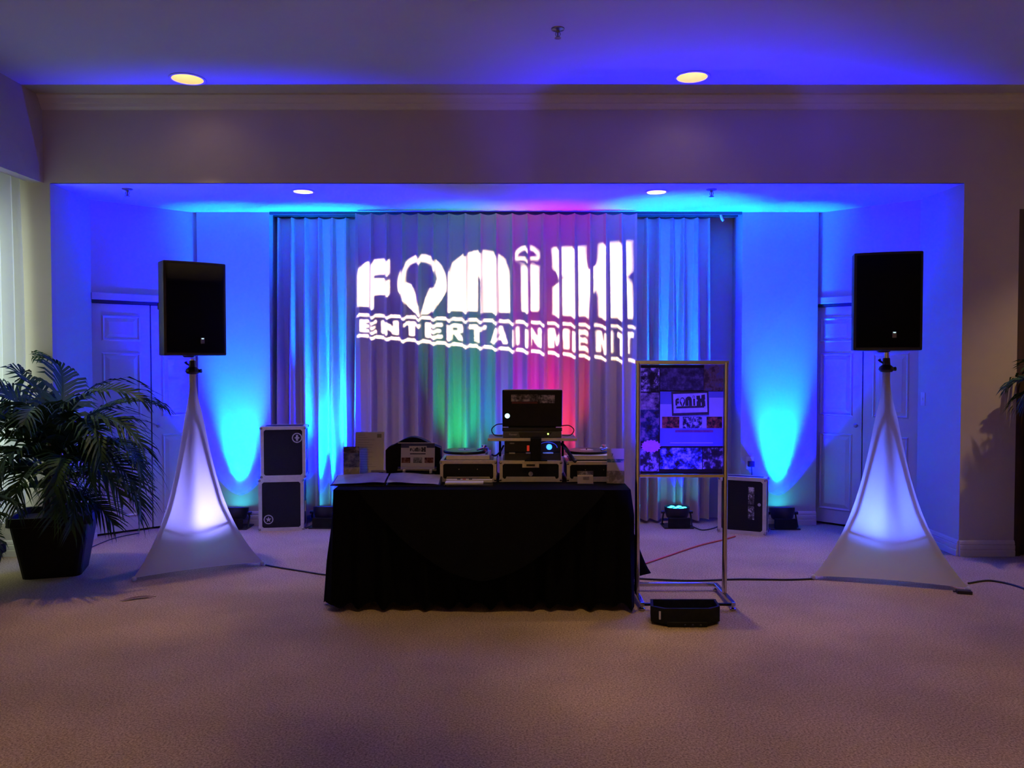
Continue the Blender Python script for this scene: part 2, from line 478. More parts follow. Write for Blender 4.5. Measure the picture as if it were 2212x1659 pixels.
# crown moulding under the high ceiling
def moulding(name, pts2, m, pt0, pt1, out):
    """extrude a (out, z) profile between two floor points"""
    p0, p1 = Vector(pt0), Vector(pt1); o = Vector(out)
    b = MB()
    for p in (p0, p1):
        for d, z in pts2:
            q = p + o * d
            b.v.append((q.x, q.y, z))
    n = len(pts2)
    for i in range(n - 1):
        b.f.append((i, i + 1, n + i + 1, n + i))
    b.f.append(tuple(range(n))); b.f.append(tuple(range(2 * n - 1, n - 1, -1)))
    return b.build(name, m)
crown = [(0, ZC), (0.075, ZC), (0.075, ZC - 0.012), (0.055, ZC - 0.03), (0.04, ZC - 0.06), (0.03, ZC - 0.065), (0.022, ZC - 0.085), (0.012, ZC - 0.10), (0, ZC - 0.105)]
struct(moulding('trim_1', crown, M['trim'], (-3.62, YS, 0), (XR, YS, 0), (0, -1, 0)))
# struct(moulding('trim_2', crown, M['trim'], (-3.62, YB, 0), (-3.62, YS, 0), (1, 0, 0)))
base = [(0, 0), (0.022, 0), (0.022, 0.045), (0.016, 0.05), (0.02, 0.055), (0.02, 0.085), (0.012, 0.09), (0.016, 0.097), (0.012, 0.115), (0.004, 0.125), (0, 0.125)]
def baseboard(name, p, q, m=None):
    d = Vector((q[0] - p[0], q[1] - p[1], 0)).normalized()
    return struct(moulding(name, base, m or M['trim'], (*p, 0), (*q, 0), (d.y, -d.x, 0)))
baseboard('baseboard_front_right', (3.495, YS), (3.925, YS))
baseboard('baseboard_front_left', (XL, YS), (-3.57, YS))
baseboard('baseboard_alcove_left', AL[0], AL[1])
baseboard('baseboard_alcove_right', AR[1], AR[0])
baseboard('baseboard_panel_left', AL[4], AL[5])
baseboard('baseboard_panel_right', AR[5], AR[4])
baseboard('baseboard_left', (XL, YB), (XL, YS))

# folding closet doors in the angled walls
def closet_door(name, p, q, knob_side):
    """p -> q runs left to right as seen from the room"""
    p, q = Vector((*p, 0)), Vector((*q, 0))
    d = (q - p); ln = d.length; d.normalize()
    ang = math.atan2(d.y, d.x)
    root = bpy.data.objects.new(name, None); root.location = p; root.rotation_euler = (0, 0, ang); link(root)
    tag(root, kind='structure')
    # local: x along the wall, -y into the room
    MB().box(0, ln, -0.012, 0.01, ZD - 0.005, ZD + 0.055).build('door_casing', M['trim'], root, bevel=0.004)
    MB().box(0, ln, 0.02, 0.04, ZD - 0.03, ZD).build('door_track', M['track'], root)
    n = 2; gap = 0.006
    w = ln / n
    for i in range(n):
        x0, x1 = i * w + gap, (i + 1) * w - gap
        leaf = MB().box(x0, x1, 0.045, 0.075, 0.02, ZD - 0.035).build('door_leaf', M['door'], root)
        st = w * 0.15
        # per leaf one column of raised panels inside sticking
        pw = (x1 - x0 - 3 * st) / 2
        for c in range(1):
            ax0 = x0 + st * 1.1; ax1 = x1 - st * 1.1
            for (z0, z1) in ((0.14, 0.86), (1.02, 1.60), (1.70, 1.93)):
                fr = MB()
                fr.v += [(ax0, 0.045, z0), (ax1, 0.045, z0), (ax1, 0.045, z1), (ax0, 0.045, z1)]
                e = 0.012
                fr.v += [(ax0 + e, 0.036, z0 + e), (ax1 - e, 0.036, z0 + e), (ax1 - e, 0.036, z1 - e), (ax0 + e, 0.036, z1 - e)]
                e = 0.026
                fr.v += [(ax0 + e, 0.046, z0 + e), (ax1 - e, 0.046, z0 + e), (ax1 - e, 0.046, z1 - e), (ax0 + e, 0.046, z1 - e)]
                e = 0.06
                fr.v += [(ax0 + e, 0.037, z0 + e), (ax1 - e, 0.037, z0 + e), (ax1 - e, 0.037, z1 - e), (ax0 + e, 0.037, z1 - e)]
                for a in range(3):
                    for k in range(4):
                        k2 = (k + 1) % 4
                        fr.f.append((a * 4 + k, a * 4 + k2, a * 4 + 4 + k2, a * 4 + 4 + k))
                fr.f.append((12, 13, 14, 15))
                fr.build('door_panel', M['door'], leaf, fix=False)
        if i == knob_side:
            kx = x1 - 0.04 if i == 0 else x0 + 0.04
            MB().lathe([(0.001, 0.0), (0.010, 0.001), (0.008, 0.018), (0.017, 0.026), (0.019, 0.034), (0.012, 0.042), (0.001, 0.043)], 14).move(Matrix.Translation((kx, 0.045, 0.94)) @ Matrix.Rotation(R(90), 4, 'X')).build('door_knob', M['knob'], leaf, smooth=True)
    return root
closet_door('door_1', AL[1], AL[2], 1)
closet_door('door_2', AR[2], AR[1], 0)
# doorway at the right end; a dark brown leaf stands in for its unlit inside
dr = bpy.data.objects.new('door_3', None); dr.location = (3.925, YS, 0); link(dr); tag(dr, kind='structure')
MB().box(0.0, 0.05, 0.0, 0.08, 0, 2.70).build('door_jamb', M['dark_doorway'], dr)
MB().box(0.05, 0.86, 0.03, 0.07, 0.01, 2.68).build('door_leaf', M['dark_doorway'], dr)
for z0, z1 in ((0.2, 1.1), (1.3, 2.5)):
    MB().box(0.17, 0.74, 0.015, 0.035, z0, z1).build('door_panel', M['dark_doorway'], dr, bevel=0.012)

# window with its frame on the left wall
win = bpy.data.objects.new('window_1', None); win.location = (XL - 0.03, 0, 0); link(win); tag(win, kind='structure')
for i, (y0, y1) in enumerate(((5.2, 6.22),)):
    fr = MB().box(-0.03, 0.03, y0, y0 + 0.05, 0.38, 2.72).build('window_frame', M['white'], win)
    MB().box(-0.03, 0.03, y1 - 0.05, y1, 0.38, 2.72).build('window_frame', M['white'], win)
    MB().box(-0.03, 0.03, y0 + 0.05, y1 - 0.05, 0.38, 0.44).build('window_frame', M['white'], win)
    MB().box(-0.03, 0.03, y0 + 0.05, y1 - 0.05, 2.66, 2.72).build('window_frame', M['white'], win)
    MB().box(-0.004, 0.004, y0 + 0.05, y1 - 0.05, 0.44, 2.66).build('window_pane', M['glass'], win)

# ------------------------------------------------------------------ recessed lamps, sprinklers
def spot(name, loc, direction, watts, col, angle, blend=0.6, radius=0.03, parent=None):
    d = bpy.data.lights.new(name, 'SPOT')
    d.energy = watts; d.color = col; d.spot_size = R(angle); d.spot_blend = blend; d.shadow_soft_size = radius
    o = bpy.data.objects.new(name, d)
    o.location = loc
    o.rotation_euler = Vector(direction).to_track_quat('-Z', 'Y').to_euler()
    link(o, parent)
    return o

def downlight(c, r, watts, label, cone=66, off=None):
    t = thing('recessed_downlight', label, 'downlight', (c.x, c.y, c.z))
    t['group'] = 'recessed ceiling lamps'
    MB().lathe([(r, 0.0), (r + 0.012, 0.0), (r + 0.016, -0.004), (r + 0.012, -0.007), (r - 0.002, -0.006), (r - 0.004, 0.0)], 32).build('trim_ring', M['white'], t, smooth=True)
    MB().lathe([(r - 0.003, -0.001), (r * 0.93, 0.03), (r * 0.80, 0.075), (r * 0.58, 0.115), (r * 0.42, 0.13)], 32).build('reflector', M['gold_reflector'], t, smooth=True, fix=False)
    MB().lathe([(0.0005, 0.10), (r * 0.18, 0.102), (r * 0.34, 0.112), (r * 0.42, 0.128), (r * 0.42, 0.14)], 20).build('bulb', M['bulb'], t, smooth=True)
    spot('downlight_%s_offscreen' % off if off else 'lamp', (0, 0, 0.092), (0, 0, -1), watts, (1.0, 0.66, 0.27), cone, 0.7, 0.03, t)
    if not off:
        g = bpy.data.lights.new('bulb_glow', 'POINT'); g.energy = 0.5; g.color = (1.0, 0.74, 0.36); g.shadow_soft_size = 0.02
        link(bpy.data.objects.new('bulb_glow', g), t).location = (0, 0, 0.075)
    return t
labs = ['large gold recessed lamp in the high ceiling beside the left cornice corner', 'large gold recessed lamp in the high ceiling above the poster stand']
for i, c in enumerate(HIGH_CANS):
    w_, cn = (CAN_W, 58) if i < 2 else ((CAN_TABLE_W, 44) if i == 7 else ((CAN_DOOR_W, 84) if i == 6 else ((CAN_REAR_W, 140) if i >= 4 else (CAN_FRONT_W, 52))))
    lb = labs[i] if i < 2 else ('gold recessed lamp in the high ceiling over the front edge of the table' if i == 7 else ('gold recessed lamp in the high ceiling towards the dark doorway' if i == 6 else 'gold recessed lamp in the high ceiling over the open carpet'))
    downlight(c, RH, w_, lb, cn, (None, None, 'front_left', 'front_right', 'rear_left', 'rear_right', 'door', 'table')[i])
downlight(LOW_CANS[0], RL, CAN_LOW_W, 'small recessed lamp in the lower ceiling above the two stacked flight cases', 82)
downlight(LOW_CANS[1], RL, CAN_LOW_W, 'small recessed lamp in the lower ceiling above the poster stand', 82)

def sprinkler(p, label):
    t = thing('sprinkler_head', label, 'sprinkler', p, 0, 'ceiling sprinklers')
    MB().lathe([(0.001, 0), (0.042, 0), (0.040, -0.006), (0.020, -0.012), (0.012, -0.014)], 20).build('escutcheon', M['bronze'], t, smooth=True)
    MB().lathe([(0.012, -0.012), (0.010, -0.02), (0.006, -0.024), (0.005, -0.05), (0.004, -0.056)], 12, close=True).build('stem', M['bronze'], t, smooth=True)
    for s in (-1, 1):
        MB().tube([(0.009 * s, 0, -0.018), (0.016 * s, 0, -0.034), (0.004 * s, 0, -0.056)], 0.0025, 6).build('yoke_arm', M['bronze'], t, smooth=True)
    MB().lathe([(0.001, -0.055), (0.020, -0.056), (0.020, -0.059), (0.001, -0.060)], 16).build('deflector', M['bronze'], t, smooth=True)
sprinkler(at_z(1205, 62, ZC), 'metal sprinkler head hanging from the high ceiling')
sprinkler(at_z(275, 408, ZL), 'sprinkler head in the lower ceiling above the left closet doors')
sprinkler(at_z(1537, 409, ZL), 'sprinkler head in the lower ceiling near the right closet doors')

# ------------------------------------------------------------------ curtains
def drape(name, label, x0, x1, yb, period, h_top, h_bot, z_top, z_bot, jitter=0.0, ret=None, width=0.30, m=None, seed=1):
    """pinch pleated drape: ridges towards the room, flat panels between them"""
    rnd = random.Random(seed)
    n = max(1, round((x1 - x0) / period))
    per = (x1 - x0) / n
    offs = [rnd.uniform(-jitter, jitter) for _ in range(n + 1)]
    hs = [rnd.uniform(0.85, 1.15) for _ in range(n + 1)]
    def prof(x, v):
        # v = 0 top, 1 bottom
        best = 0.0
        k0 = int((x - x0) / per)
        for k in (k0 - 1, k0, k0 + 1, k0 + 2):
            if 0 <= k <= n:
                cx = x0 + k * per + offs[k] * (0.3 + 0.7 * v)
                w = per * (width * 0.35 + width * 0.65 * min(1, v * 1.8))
                h = (h_top + (h_bot - h_top) * min(1, v * 1.5)) * hs[k]
                d = abs(x - cx) / w
                if d < 1:
                    best = max(best, h * (0.5 + 0.5 * math.cos(PI * d)) ** 0.8)
        return best
    b = MB()
    nu = n * 16
    def pt(u, v):
        x = x0 + (x1 - x0) * u
        z = z_top + (z_bot - z_top) * v
        e = prof(x, v)
        s = 0.006 * math.sin(9 * u * n + 3 * v)
        if v < 0.03: z += -0.012 * (1 - math.cos(2 * PI * (x - x0) / per)) / 2 * (1 - v / 0.03)
        return (x, yb - e + s * v, z)
    b.grid(nu, 28, pt)
    o = b.build(name, M['drape'] if m is None else m, None, smooth=True, fix=False)
    return tag(o, label, 'curtain', 'pleated drapes in the niche')
ZT, ZB = 2.872, 0.028
XA, XB = at_y(768, 600, 7.42).x, at_y(1376, 600, 7.42).x
drape('drape', 'wide centre drape of dusty mauve cloth with the bright logo projected on it', XA, XB, 7.455, 0.139, 0.036, 0.062, ZT, ZB, 0.012, width=0.31, seed=3)
drape('drape', 'narrow gathered drape behind the stacked flight cases', -2.20, XA - 0.01, 7.68, 0.128, 0.04, 0.125, ZT, ZB + 0.05, 0.03, width=0.44, seed=5)
drape('drape', 'narrow gathered drape behind the poster stand', XB + 0.01, 1.86, 7.68, 0.118, 0.04, 0.12, ZT, ZB, 0.03, width=0.44, seed=9)
tr = thing('curtain_track', 'dark curtain track along the lower ceiling above the drapes', 'curtain track', (0, 0, 0))
MB().box(-2.235, 2.12, 7.50, 7.54, 2.876, ZL).build('rail', M['track'], tr)
MB().box(-2.235, 2.12, 7.64, 7.70, 2.88, ZL).build('rear_rail', M['track'], tr)
# a loose end hook and tag at the right of the rail
MB().tube([(1.93, 7.53, 2.876), (1.94, 7.53, 2.84), (1.955, 7.53, 2.82)], 0.012, 6).build('end_hook', M['white'], tr)

# sheer curtain at the window
b = MB()
def sheer_pt(u, v):
    y = 6.24 - 4.6 * u
    return (-3.80 + 0.07 * math.sin(u * 4.6 * 2 * PI / 0.135) * (0.6 + 0.4 * math.sin(u * 37)) + 0.03 * math.exp(-u * 20) * math.sin(v * 3), y, 3.0 - (3.0 - 0.33) * v)
b.grid(420, 10, sheer_pt)
tag(b.build('sheer_curtain', M['sheer'], None, smooth=True, fix=False), 'white sheer curtain glowing with daylight behind the potted palm', 'curtain')

# ------------------------------------------------------------------ stage uplights
BLUE = (0.0, 0.0, 1.0); GREEN = (0.0, 1.0, 0.12)
def par_mesh(t, tilt=0.0, yaw=0.0, lit=True):
    """flat LED par standing on its double bracket; returns head empty-less parts in local coordinates"""
    mt = Matrix.Translation((0, 0, 0.135)) @ Matrix.Rotation(yaw, 4, 'Z') @ Matrix.Rotation(tilt, 4, 'X')
    body = MB().lathe([(0.001, -0.06), (0.075, -0.06), (0.095, -0.045), (0.112, 0.01), (0.115, 0.05), (0.108, 0.052), (0.104, 0.042), (0.001, 0.040)], 28).move(mt).build('housing', M['black'], t, smooth=True)
    for k in range(7):
        a = 2 * PI * k / 6
        r = 0.0 if k == 6 else 0.066
        MB().lathe([(0.001, 0.047), (0.014, 0.046), (0.022, 0.042), (0.024, 0.040)], 14, r * math.cos(a), r * math.sin(a)).move(mt).build('led_lens', M['led_blue'] if lit else M['black_gloss'], t, smooth=True)
    for s in (-1, 1):
        MB().tube([(s * 0.122, 0, 0.135), (s * 0.128, 0.0, 0.10), (s * 0.128, -0.05 * s, 0.016), (s * 0.11, -0.05 * s, 0.016)], 0.008, 6).build('bracket_arm', M['black'], t, smooth=True)
        MB().tube([(s * 0.112, 0, 0.135), (s * 0.145, 0, 0.135)], 0.014, 10).build('clamp_knob', M['black'], t, smooth=True)
    MB().box(-0.135, 0.135, -0.11, 0.11, 0.0, 0.012).build('base_plate', M['black'], t, bevel=0.004)
    MB().box(-0.10, 0.10, -0.115, -0.09, 0.012, 0.10).build('rear_cover', M['black_matte'], t, bevel=0.004)
    return mt

def uplight(px, Y, label, tilt=9, lit=True, aim_x=0.0, gw=1.0, bw=1.0):
    X = (px - 1106) / FPX * Y
    t = thing('stage_uplight', label, 'uplight', (X, Y, 0), 0, 'blue floor uplights')
    mt = par_mesh(t, -R(tilt), 0)
    d = (mt.to_3x3() @ Vector((0, 0, 1))); d.x += aim_x
    p = mt @ Vector((0, 0, 0.062))
    spot('blue_beam', p, d, PAR_BLUE_W * bw, BLUE, 80, 1.0, 0.05, t)
    spot('green_beam', p, d, PAR_GREEN_W * gw, GREEN, 38, 0.9, 0.04, t)
    return t
uplight(506, 7.385, 'black stage uplight on the carpet washing the wall blue behind the left speaker stand')
uplight(702, 7.43, 'black stage uplight beside the stacked flight cases at the foot of the drape', gw=1.5, bw=0.8)
uplight(1464, 7.43, 'black stage uplight on the carpet seen below the poster', tilt=0, gw=1.2, bw=0.8)
uplight(1692, 7.385, 'black stage uplight with glowing blue lenses beside the upright flight case')

# colour bar behind the table
t = thing('colour_wash_bar', 'long black colour wash bar on the carpet behind the table', 'stage light', (0, 7.18, 0))
MB().box(-0.62, 0.62, -0.05, 0.05, 0.03, 0.12).build('housing', M['black'], t, bevel=0.008)
for s in (-0.5, 0.5):
    MB().box(s - 0.02, s + 0.02, -0.09, 0.09, 0.0, 0.032).build('foot', M['black'], t, bevel=0.003)
cols = [((0.0, 1.0, 0.30), -0.50, 1.0), ((0.0, 0.75, 0.6), -0.30, 0.6), ((0.02, 0.12, 1.0), -0.08, 1.3), ((0.35, 0.0, 1.0), 0.10, 1.0), ((1.0, 0.0, 0.55), 0.27, 1.0), ((1.0, 0.02, 0.10), 0.46, 1.3)]
for i, (c, x, k) in enumerate(cols):
    lm = mat('bar_led_%d' % i, (0.1, 0.1, 0.1), 0.3, emit=c, estr=5)
    MB().lathe([(0.001, 0.128), (0.02, 0.126), (0.03, 0.119)], 14, x, 0.0).build('led_lens', lm, t, smooth=True)
    spot('beam', (x, 0.0, 0.14), (0.0, 0.17, 1), BAR_W * k, c, 34, 1.0, 0.03, t)

# ------------------------------------------------------------------ table and its cloth
TX0, TX1, TY0, TY1, TZ = -1.095, 0.725, 4.95, 5.70, 0.735
tb = thing('folding_table', 'rectangular folding table hidden under the long black cloth', 'table', ((TX0 + TX1) / 2, (TY0 + TY1) / 2, 0))
hw, hd = (TX1 - TX0) / 2, (TY1 - TY0) / 2
MB().box(-hw + 0.01, hw - 0.01, -hd + 0.01, hd - 0.01, TZ - 0.035, TZ - 0.004).build('tabletop', M['white'], tb, bevel=0.006)
for sx in (-1, 1):
    for sy in (-1, 1):
        MB().tube([(sx * (hw - 0.22), sy * (hd - 0.10), TZ - 0.035), (sx * (hw - 0.22), sy * (hd - 0.10), 0.0)], 0.014, 8).build('leg', M['track'], tb, smooth=True)

b = MB()
rnd = random.Random(4)
per = []
# perimeter, counter clockwise from back left
def perim(u):
    """u 0..1 around; returns point on the table edge and outward normal"""
    w, d = TX1 - TX0, TY1 - TY0
    r = 0.02
    s = u * (2 * w + 2 * d)
    if s < d: return Vector((TX0, TY1 - s, 0)), Vector((-1, 0, 0)), s
    s2 = s - d
    if s2 < w: return Vector((TX0 + s2, TY0, 0)), Vector((0, -1, 0)), s
    s3 = s2 - w
    if s3 < d: return Vector((TX1, TY0 + s3, 0)), Vector((1, 0, 0)), s
    s4 = s3 - d
    return Vector((TX1 - s4, TY1, 0)), Vector((0, 1, 0)), s
ph = [rnd.uniform(0, 6.28) for _ in range(6)]
L_ = 2 * (TX1 - TX0) + 2 * (TY1 - TY0)
def skirt_pt(u, v):
    p, nrm, s = perim(u % 1.0)
    wv = 0.55 * math.sin(2 * PI * s / 0.128 + 0.8 * math.sin(s * 3.1)) + 0.25 * math.sin(2 * PI * s / 0.21 + ph[1]) + 0.2 * math.sin(2 * PI * s / 0.083 + ph[2])
    # distance to the nearest corner makes the corner folds swing outwards
    cx = min((p - Vector(c)).length for c in ((TX0, TY0, 0), (TX1, TY0, 0), (TX0, TY1, 0), (TX1, TY1, 0)))
    flare = 0.04 + 0.015 * math.exp(-(cx / 0.10) ** 2)
    tail = math.exp(-((p - Vector((TX1, TY1 - 0.18, 0))).length / 0.09) ** 2)
    out = 0.004 + flare * v ** 1.2 + 0.036 * wv * min(1, v * 1.6) + 0.17 * tail * v ** 1.3
    q = p + nrm * out
    if cx < 0.1:
        c = min(((TX0, TY0, 0), (TX1, TY0, 0), (TX0, TY1, 0), (TX1, TY1, 0)), key=lambda k: (p - Vector(k)).length)
        dg = Vector((1 if c[0] > 0 else -1, 1 if c[1] > 5.3 else -1, 0)) * 0.5
        q += dg * (0.02 * v) * (1 - cx / 0.1)
    if q.y < 5.38 and q.x > 0.75: q.x = 0.75 + 0.02 * (q.x - 0.75)
    z = TZ - (TZ - 0.012) * v + (0.045 * (0.5 - 0.5 * wv) + 0.05 * tail) * v ** 6
    return (q.x, q.y, z)
b.grid(520, 14, skirt_pt, closed_u=True)
top0 = list(range(0, 520))
b.f.append(tuple(top0[::-1]))
cl = b.build('tablecloth', M['black_cloth'], None, smooth=True, fix=False)
tag(cl, 'floor-length black cloth with wavy hem draped over the table', 'tablecloth')
# second cloth laid diagonally, its rounded point hanging over the front
b = MB()
def over_pt(u, v):
    x = TX0 + 0.16 + (TX1 - TX0 - 0.32) * u
    drop = 0.52 * (1 - abs(2 * u - 1) ** 1.7) + 0.02
    z = TZ + 0.003 - drop * v
    return (x, TY0 - 0.012 - 0.075 * (drop * v / 0.5) - 0.006 * math.sin(u * 40) * v, z)
b.grid(60, 14, over_pt)
n0 = len(b.v)
b.build('overlay', M['overlay_cloth'], cl, smooth=True, fix=False)
TOP = TZ + 0.002

# ------------------------------------------------------------------ flight cases
def flight_case(name, label, w, d, h, loc, rz=0.0, trim=0.030, trim_mat='alu', ball=0.017, group=None, cat='flight case', z_open=False):
    """local: x width, y depth (front at -d/2), z from 0"""
    t = thing(name, label, cat, loc, rz, group)
    e = 0.004
    MB().box(-w / 2 + e, w / 2 - e, -d / 2 + e, d / 2 - e, e, h - e).build('body', M['laminate'], t)
    tm = M[trim_mat]; k = trim
    X, Y = (-w / 2, w / 2), (-d / 2, d / 2)
    def lprof(axis, a, b_, c0, c1):
        pass
    def angle_trim(fixed, length_axis):
        # L-shaped edge profile
        pass
    th = 0.004
    # edges along x
    for y in (0, 1):
        for z in (0, 1):
            ys = Y[y]; zs = 0 if z == 0 else h
            yi = ys + (k if y == 0 else -k); zi = zs + (k if z == 0 else -k)
            yt = ys + (th if y == 0 else -th); zt = zs + (th if z == 0 else -th)
            pr = [(ys, zs), (yi, zs), (yi, zt), (yt, zt), (yt, zi), (ys, zi)]
            b = MB(); n = 6
            b.v += [(X[0] + 0.004, p, q) for p, q in pr] + [(X[1] - 0.004, p, q) for p, q in pr]
            b.f += [(i, (i + 1) % n, n + (i + 1) % n, n + i) for i in range(n)] + [tuple(range(n)), tuple(range(2 * n - 1, n - 1, -1))]
            b.build('edge_trim', tm, t)
    for x in (0, 1):
        for z in (0, 1):
            xs = X[x]; zs = 0 if z == 0 else h
            xi = xs + (k if x == 0 else -k); zi = zs + (k if z == 0 else -k)
            xt = xs + (th if x == 0 else -th); zt = zs + (th if z == 0 else -th)
            pr = [(xs, zs), (xi, zs), (xi, zt), (xt, zt), (xt, zi), (xs, zi)]
            b = MB(); n = 6
            b.v += [(p, Y[0] + 0.004, q) for p, q in pr] + [(p, Y[1] - 0.004, q) for p, q in pr]
            b.f += [(i, (i + 1) % n, n + (i + 1) % n, n + i) for i in range(n)] + [tuple(range(n)), tuple(range(2 * n - 1, n - 1, -1))]
            b.build('edge_trim', tm, t)
    for x in (0, 1):
        for y in (0, 1):
            xs = X[x]; ys = Y[y]
            xi = xs + (k if x == 0 else -k); yi = ys + (k if y == 0 else -k)
            xt = xs + (th if x == 0 else -th); yt = ys + (th if y == 0 else -th)
            pr = [(xs, ys), (xi, ys), (xi, yt), (xt, yt), (xt, yi), (xs, yi)]
            b = MB(); n = 6
            b.v += [(p, q, 0.004) for p, q in pr] + [(p, q, h - 0.004) for p, q in pr]
            b.f += [(i, (i + 1) % n, n + (i + 1) % n, n + i) for i in range(n)] + [tuple(range(n)), tuple(range(2 * n - 1, n - 1, -1))]
            b.build('edge_trim', tm, t)
    # ball corners with a riveted flange on the front face
    for x in (0, 1):
        for y in (0, 1):
            for z in (0, 1):
                sx = 1 if x == 0 else -1; sz = 1 if z == 0 else -1
                zs = 0 if z == 0 else h
                b = MB().ball((X[x] + sx * ball * 0.55, Y[y] + (ball * 0.55 if y == 0 else -ball * 0.55), zs + sz * ball * 0.99), ball, 12)
                o = b.build('ball_corner', M['chrome'], t, smooth=True)
                if y == 0:
                    c = k * 1.3
                    f = MB()
                    pts = [(0, 0), (c * 1.15, 0.0), (c * 1.25, c * 0.7), (c * 0.95, c * 0.95), (c * 0.7, c * 1.25), (0.0, c * 1.15)]
                    f.prism([(X[x] + sx * a, zs + sz * bb) for a, bb in pts], 0, 0.003)
                    f.move(Matrix(((1, 0, 0, 0), (0, 0, -1, Y[y] + 0.0002), (0, 1, 0, 0), (0, 0, 0, 1))))
                    f.build('flange', tm, o)
    return t

def disc_sticker(t, x, z, y, r, colmat, name='round_sticker'):
    o = MB().lathe([(0.0005, 0.0), (r, 0.0), (r, 0.0012), (0.0005, 0.0012)], 26).move(Matrix.Translation((x, y, z)) @ Matrix.Rotation(R(90), 4, 'X')).build(name, colmat, t)
    return o
def round_emblem(t, x, z, y, r, star=False):
    """pale ring with an upright emblem inside, printed on a dark disc"""
    o = disc_sticker(t, x, z, y, r, M['laminate'])
    rr = Matrix.Translation((x, y - 0.0013, z)) @ Matrix.Rotation(R(90), 4, 'X')
    n = 30
    b = MB()
    for k in range(n):
        a = 2 * PI * k / n
        b.v += [(r * math.cos(a), r * math.sin(a), 0.0005), (r * 0.80 * math.cos(a), r * 0.80 * math.sin(a), 0.0005)]
    for k in range(n):
        k2 = (k + 1) % n
        b.f.append((2 * k, 2 * k2, 2 * k2 + 1, 2 * k + 1))
    b.move(rr).build('ring_print', M['sticker'], o, fix=False)
    w = r * 0.16
    pts = [(-w, -r * .6), (w, -r * .6), (w * 1.6, -w), (r * .55, 0), (w * 1.6, w), (w, r * .6), (-w, r * .6), (-w * 1.6, w), (-r * .55, 0), (-w * 1.6, -w)]
    if star:
        pts = [((r * .62 if k % 2 == 0 else r * .26) * math.sin(PI * k / 5), (r * .62 if k % 2 == 0 else r * .26) * math.cos(PI * k / 5)) for k in range(10)]
    MB().add([(a, bb, 0.0005) for a, bb in pts], [tuple(range(len(pts)))]).move(rr).build('emblem_print', M['sticker'], o, fix=False)
M['sticker'] = mat('sticker_white', (0.62, 0.58, 0.62), 0.4, col2=(0.45, 0.42, 0.46), scale=60)

CW, CD, CH = 0.395, 0.26, 0.470
cx = at_y(606, 1140, 7.24).x
cA = flight_case('flight_case', 'lower of two stacked black flight cases, round emblem at its lower left', CW, CD, CH, (cx - 0.012, 7.24 + CD / 2, 0), R(9), group='black flight cases')
round_emblem(cA, -CW / 2 + 0.085, 0.105, -CD / 2 + 0.003, 0.042, star=True)
cB = flight_case('flight_case', 'upper of two stacked black flight cases, round emblem at its upper right', CW, CD, CH, (cx + 0.006, 7.245 + CD / 2, CH), R(9), group='black flight cases')
round_emblem(cB, CW / 2 - 0.075, CH - 0.105, -CD / 2 + 0.003, 0.045)
for c in (cA, cB):
    MB().box(CW / 2 - 0.002, CW / 2 + 0.012, -0.08, 0.02, 0.16, 0.26).build('latch', M['chrome'], c, bevel=0.004)
rp = floor_pt(1600, 1153)
cC = flight_case('flight_case', 'single upright black flight case with a tall sticker beside the glowing uplight', 0.415, 0.16, 0.505, (rp.x + 0.035, rp.y + 0.055, 0), R(-24), trim=0.032, ball=0.02, group='black flight cases')
st = photo_mat('case_sticker_print', [(0.02, 0.02, 0.02), (0.10, 0.09, 0.10), (0.60, 0.56, 0.60)], 28, seed=3, contrast=0.10)
MB().box(0.055, 0.105, -0.083, -0.0765, 0.265, 0.42).build('sticker', st, cC)
MB().box(0.055, 0.105, -0.083, -0.0765, 0.135, 0.255).build('sticker', st, cC)
disc_sticker(cC, 0.148, 0.27, -0.0775, 0.014, M['sticker'], 'round_sticker')

# ------------------------------------------------------------------ loudspeakers, stands and stretch covers
def loudspeaker(label, loc, rz, W=0.435, H=0.672, D=0.37):
    t = thing('loudspeaker', label, 'speaker', loc, rz, 'black loudspeakers on stands')
    # plan outline: bowed front, tapering to the back
    front = [(-W / 2 + W * i / 10, -D * 0.5 - 0.022 * (1 - (2 * i / 10 - 1) ** 2)) for i in range(11)]
    plan = front + [(W / 2, -D * 0.10), (W * 0.30, D * 0.5), (-W * 0.30, D * 0.5), (-W / 2, -D * 0.10)]
    MB().prism(plan, 0.0, H).build('cabinet', M['black'], t, smooth=True, bevel=0.010, segs=2)
    g = MB()
    def gp(u, v):
        x = (-W / 2 + 0.018) + (W - 0.036) * u
        z = 0.02 + (H - 0.04) * v
        return (x, -D * 0.5 - 0.026 * (1 - (2 * x / W) ** 2) - 0.005, z)
    g.grid(20, 4, gp)
    gr = g.build('grille', M['grille'], t, smooth=True, fix=False)
    sol = gr.modifiers.new('thickness', 'SOLIDIFY'); sol.thickness = 0.008; sol.offset = -1
    bd = MB().box(0.024, 0.052, -D * 0.5 - 0.040, -D * 0.5 - 0.028, 0.085, 0.128).build('badge', M['badge'], t, bevel=0.004)
    MB().box(0.030, 0.046, -D * 0.5 - 0.0415, -D * 0.5 - 0.0395, 0.118, 0.124).build('glow_dot', M['glow_white'], bd)  # small emissive white dot on the badge
    MB().lathe([(0.001, -0.012), (0.034, -0.012), (0.045, -0.004), (0.05, 0.004)], 20).build('pole_socket', M['black'], t, smooth=True)
    for s in (-1, 1):
        MB().box(s * W * 0.42 - 0.012, s * W * 0.42 + 0.012, -0.02, 0.10, H * 0.5, H * 0.5 + 0.05).build('handle', M['black_matte'], t, bevel=0.006)
    return t
M['badge'] = mat('badge_metal', (0.22, 0.22, 0.25), 0.35, 0.6, col2=(0.14, 0.14, 0.16), scale=120)

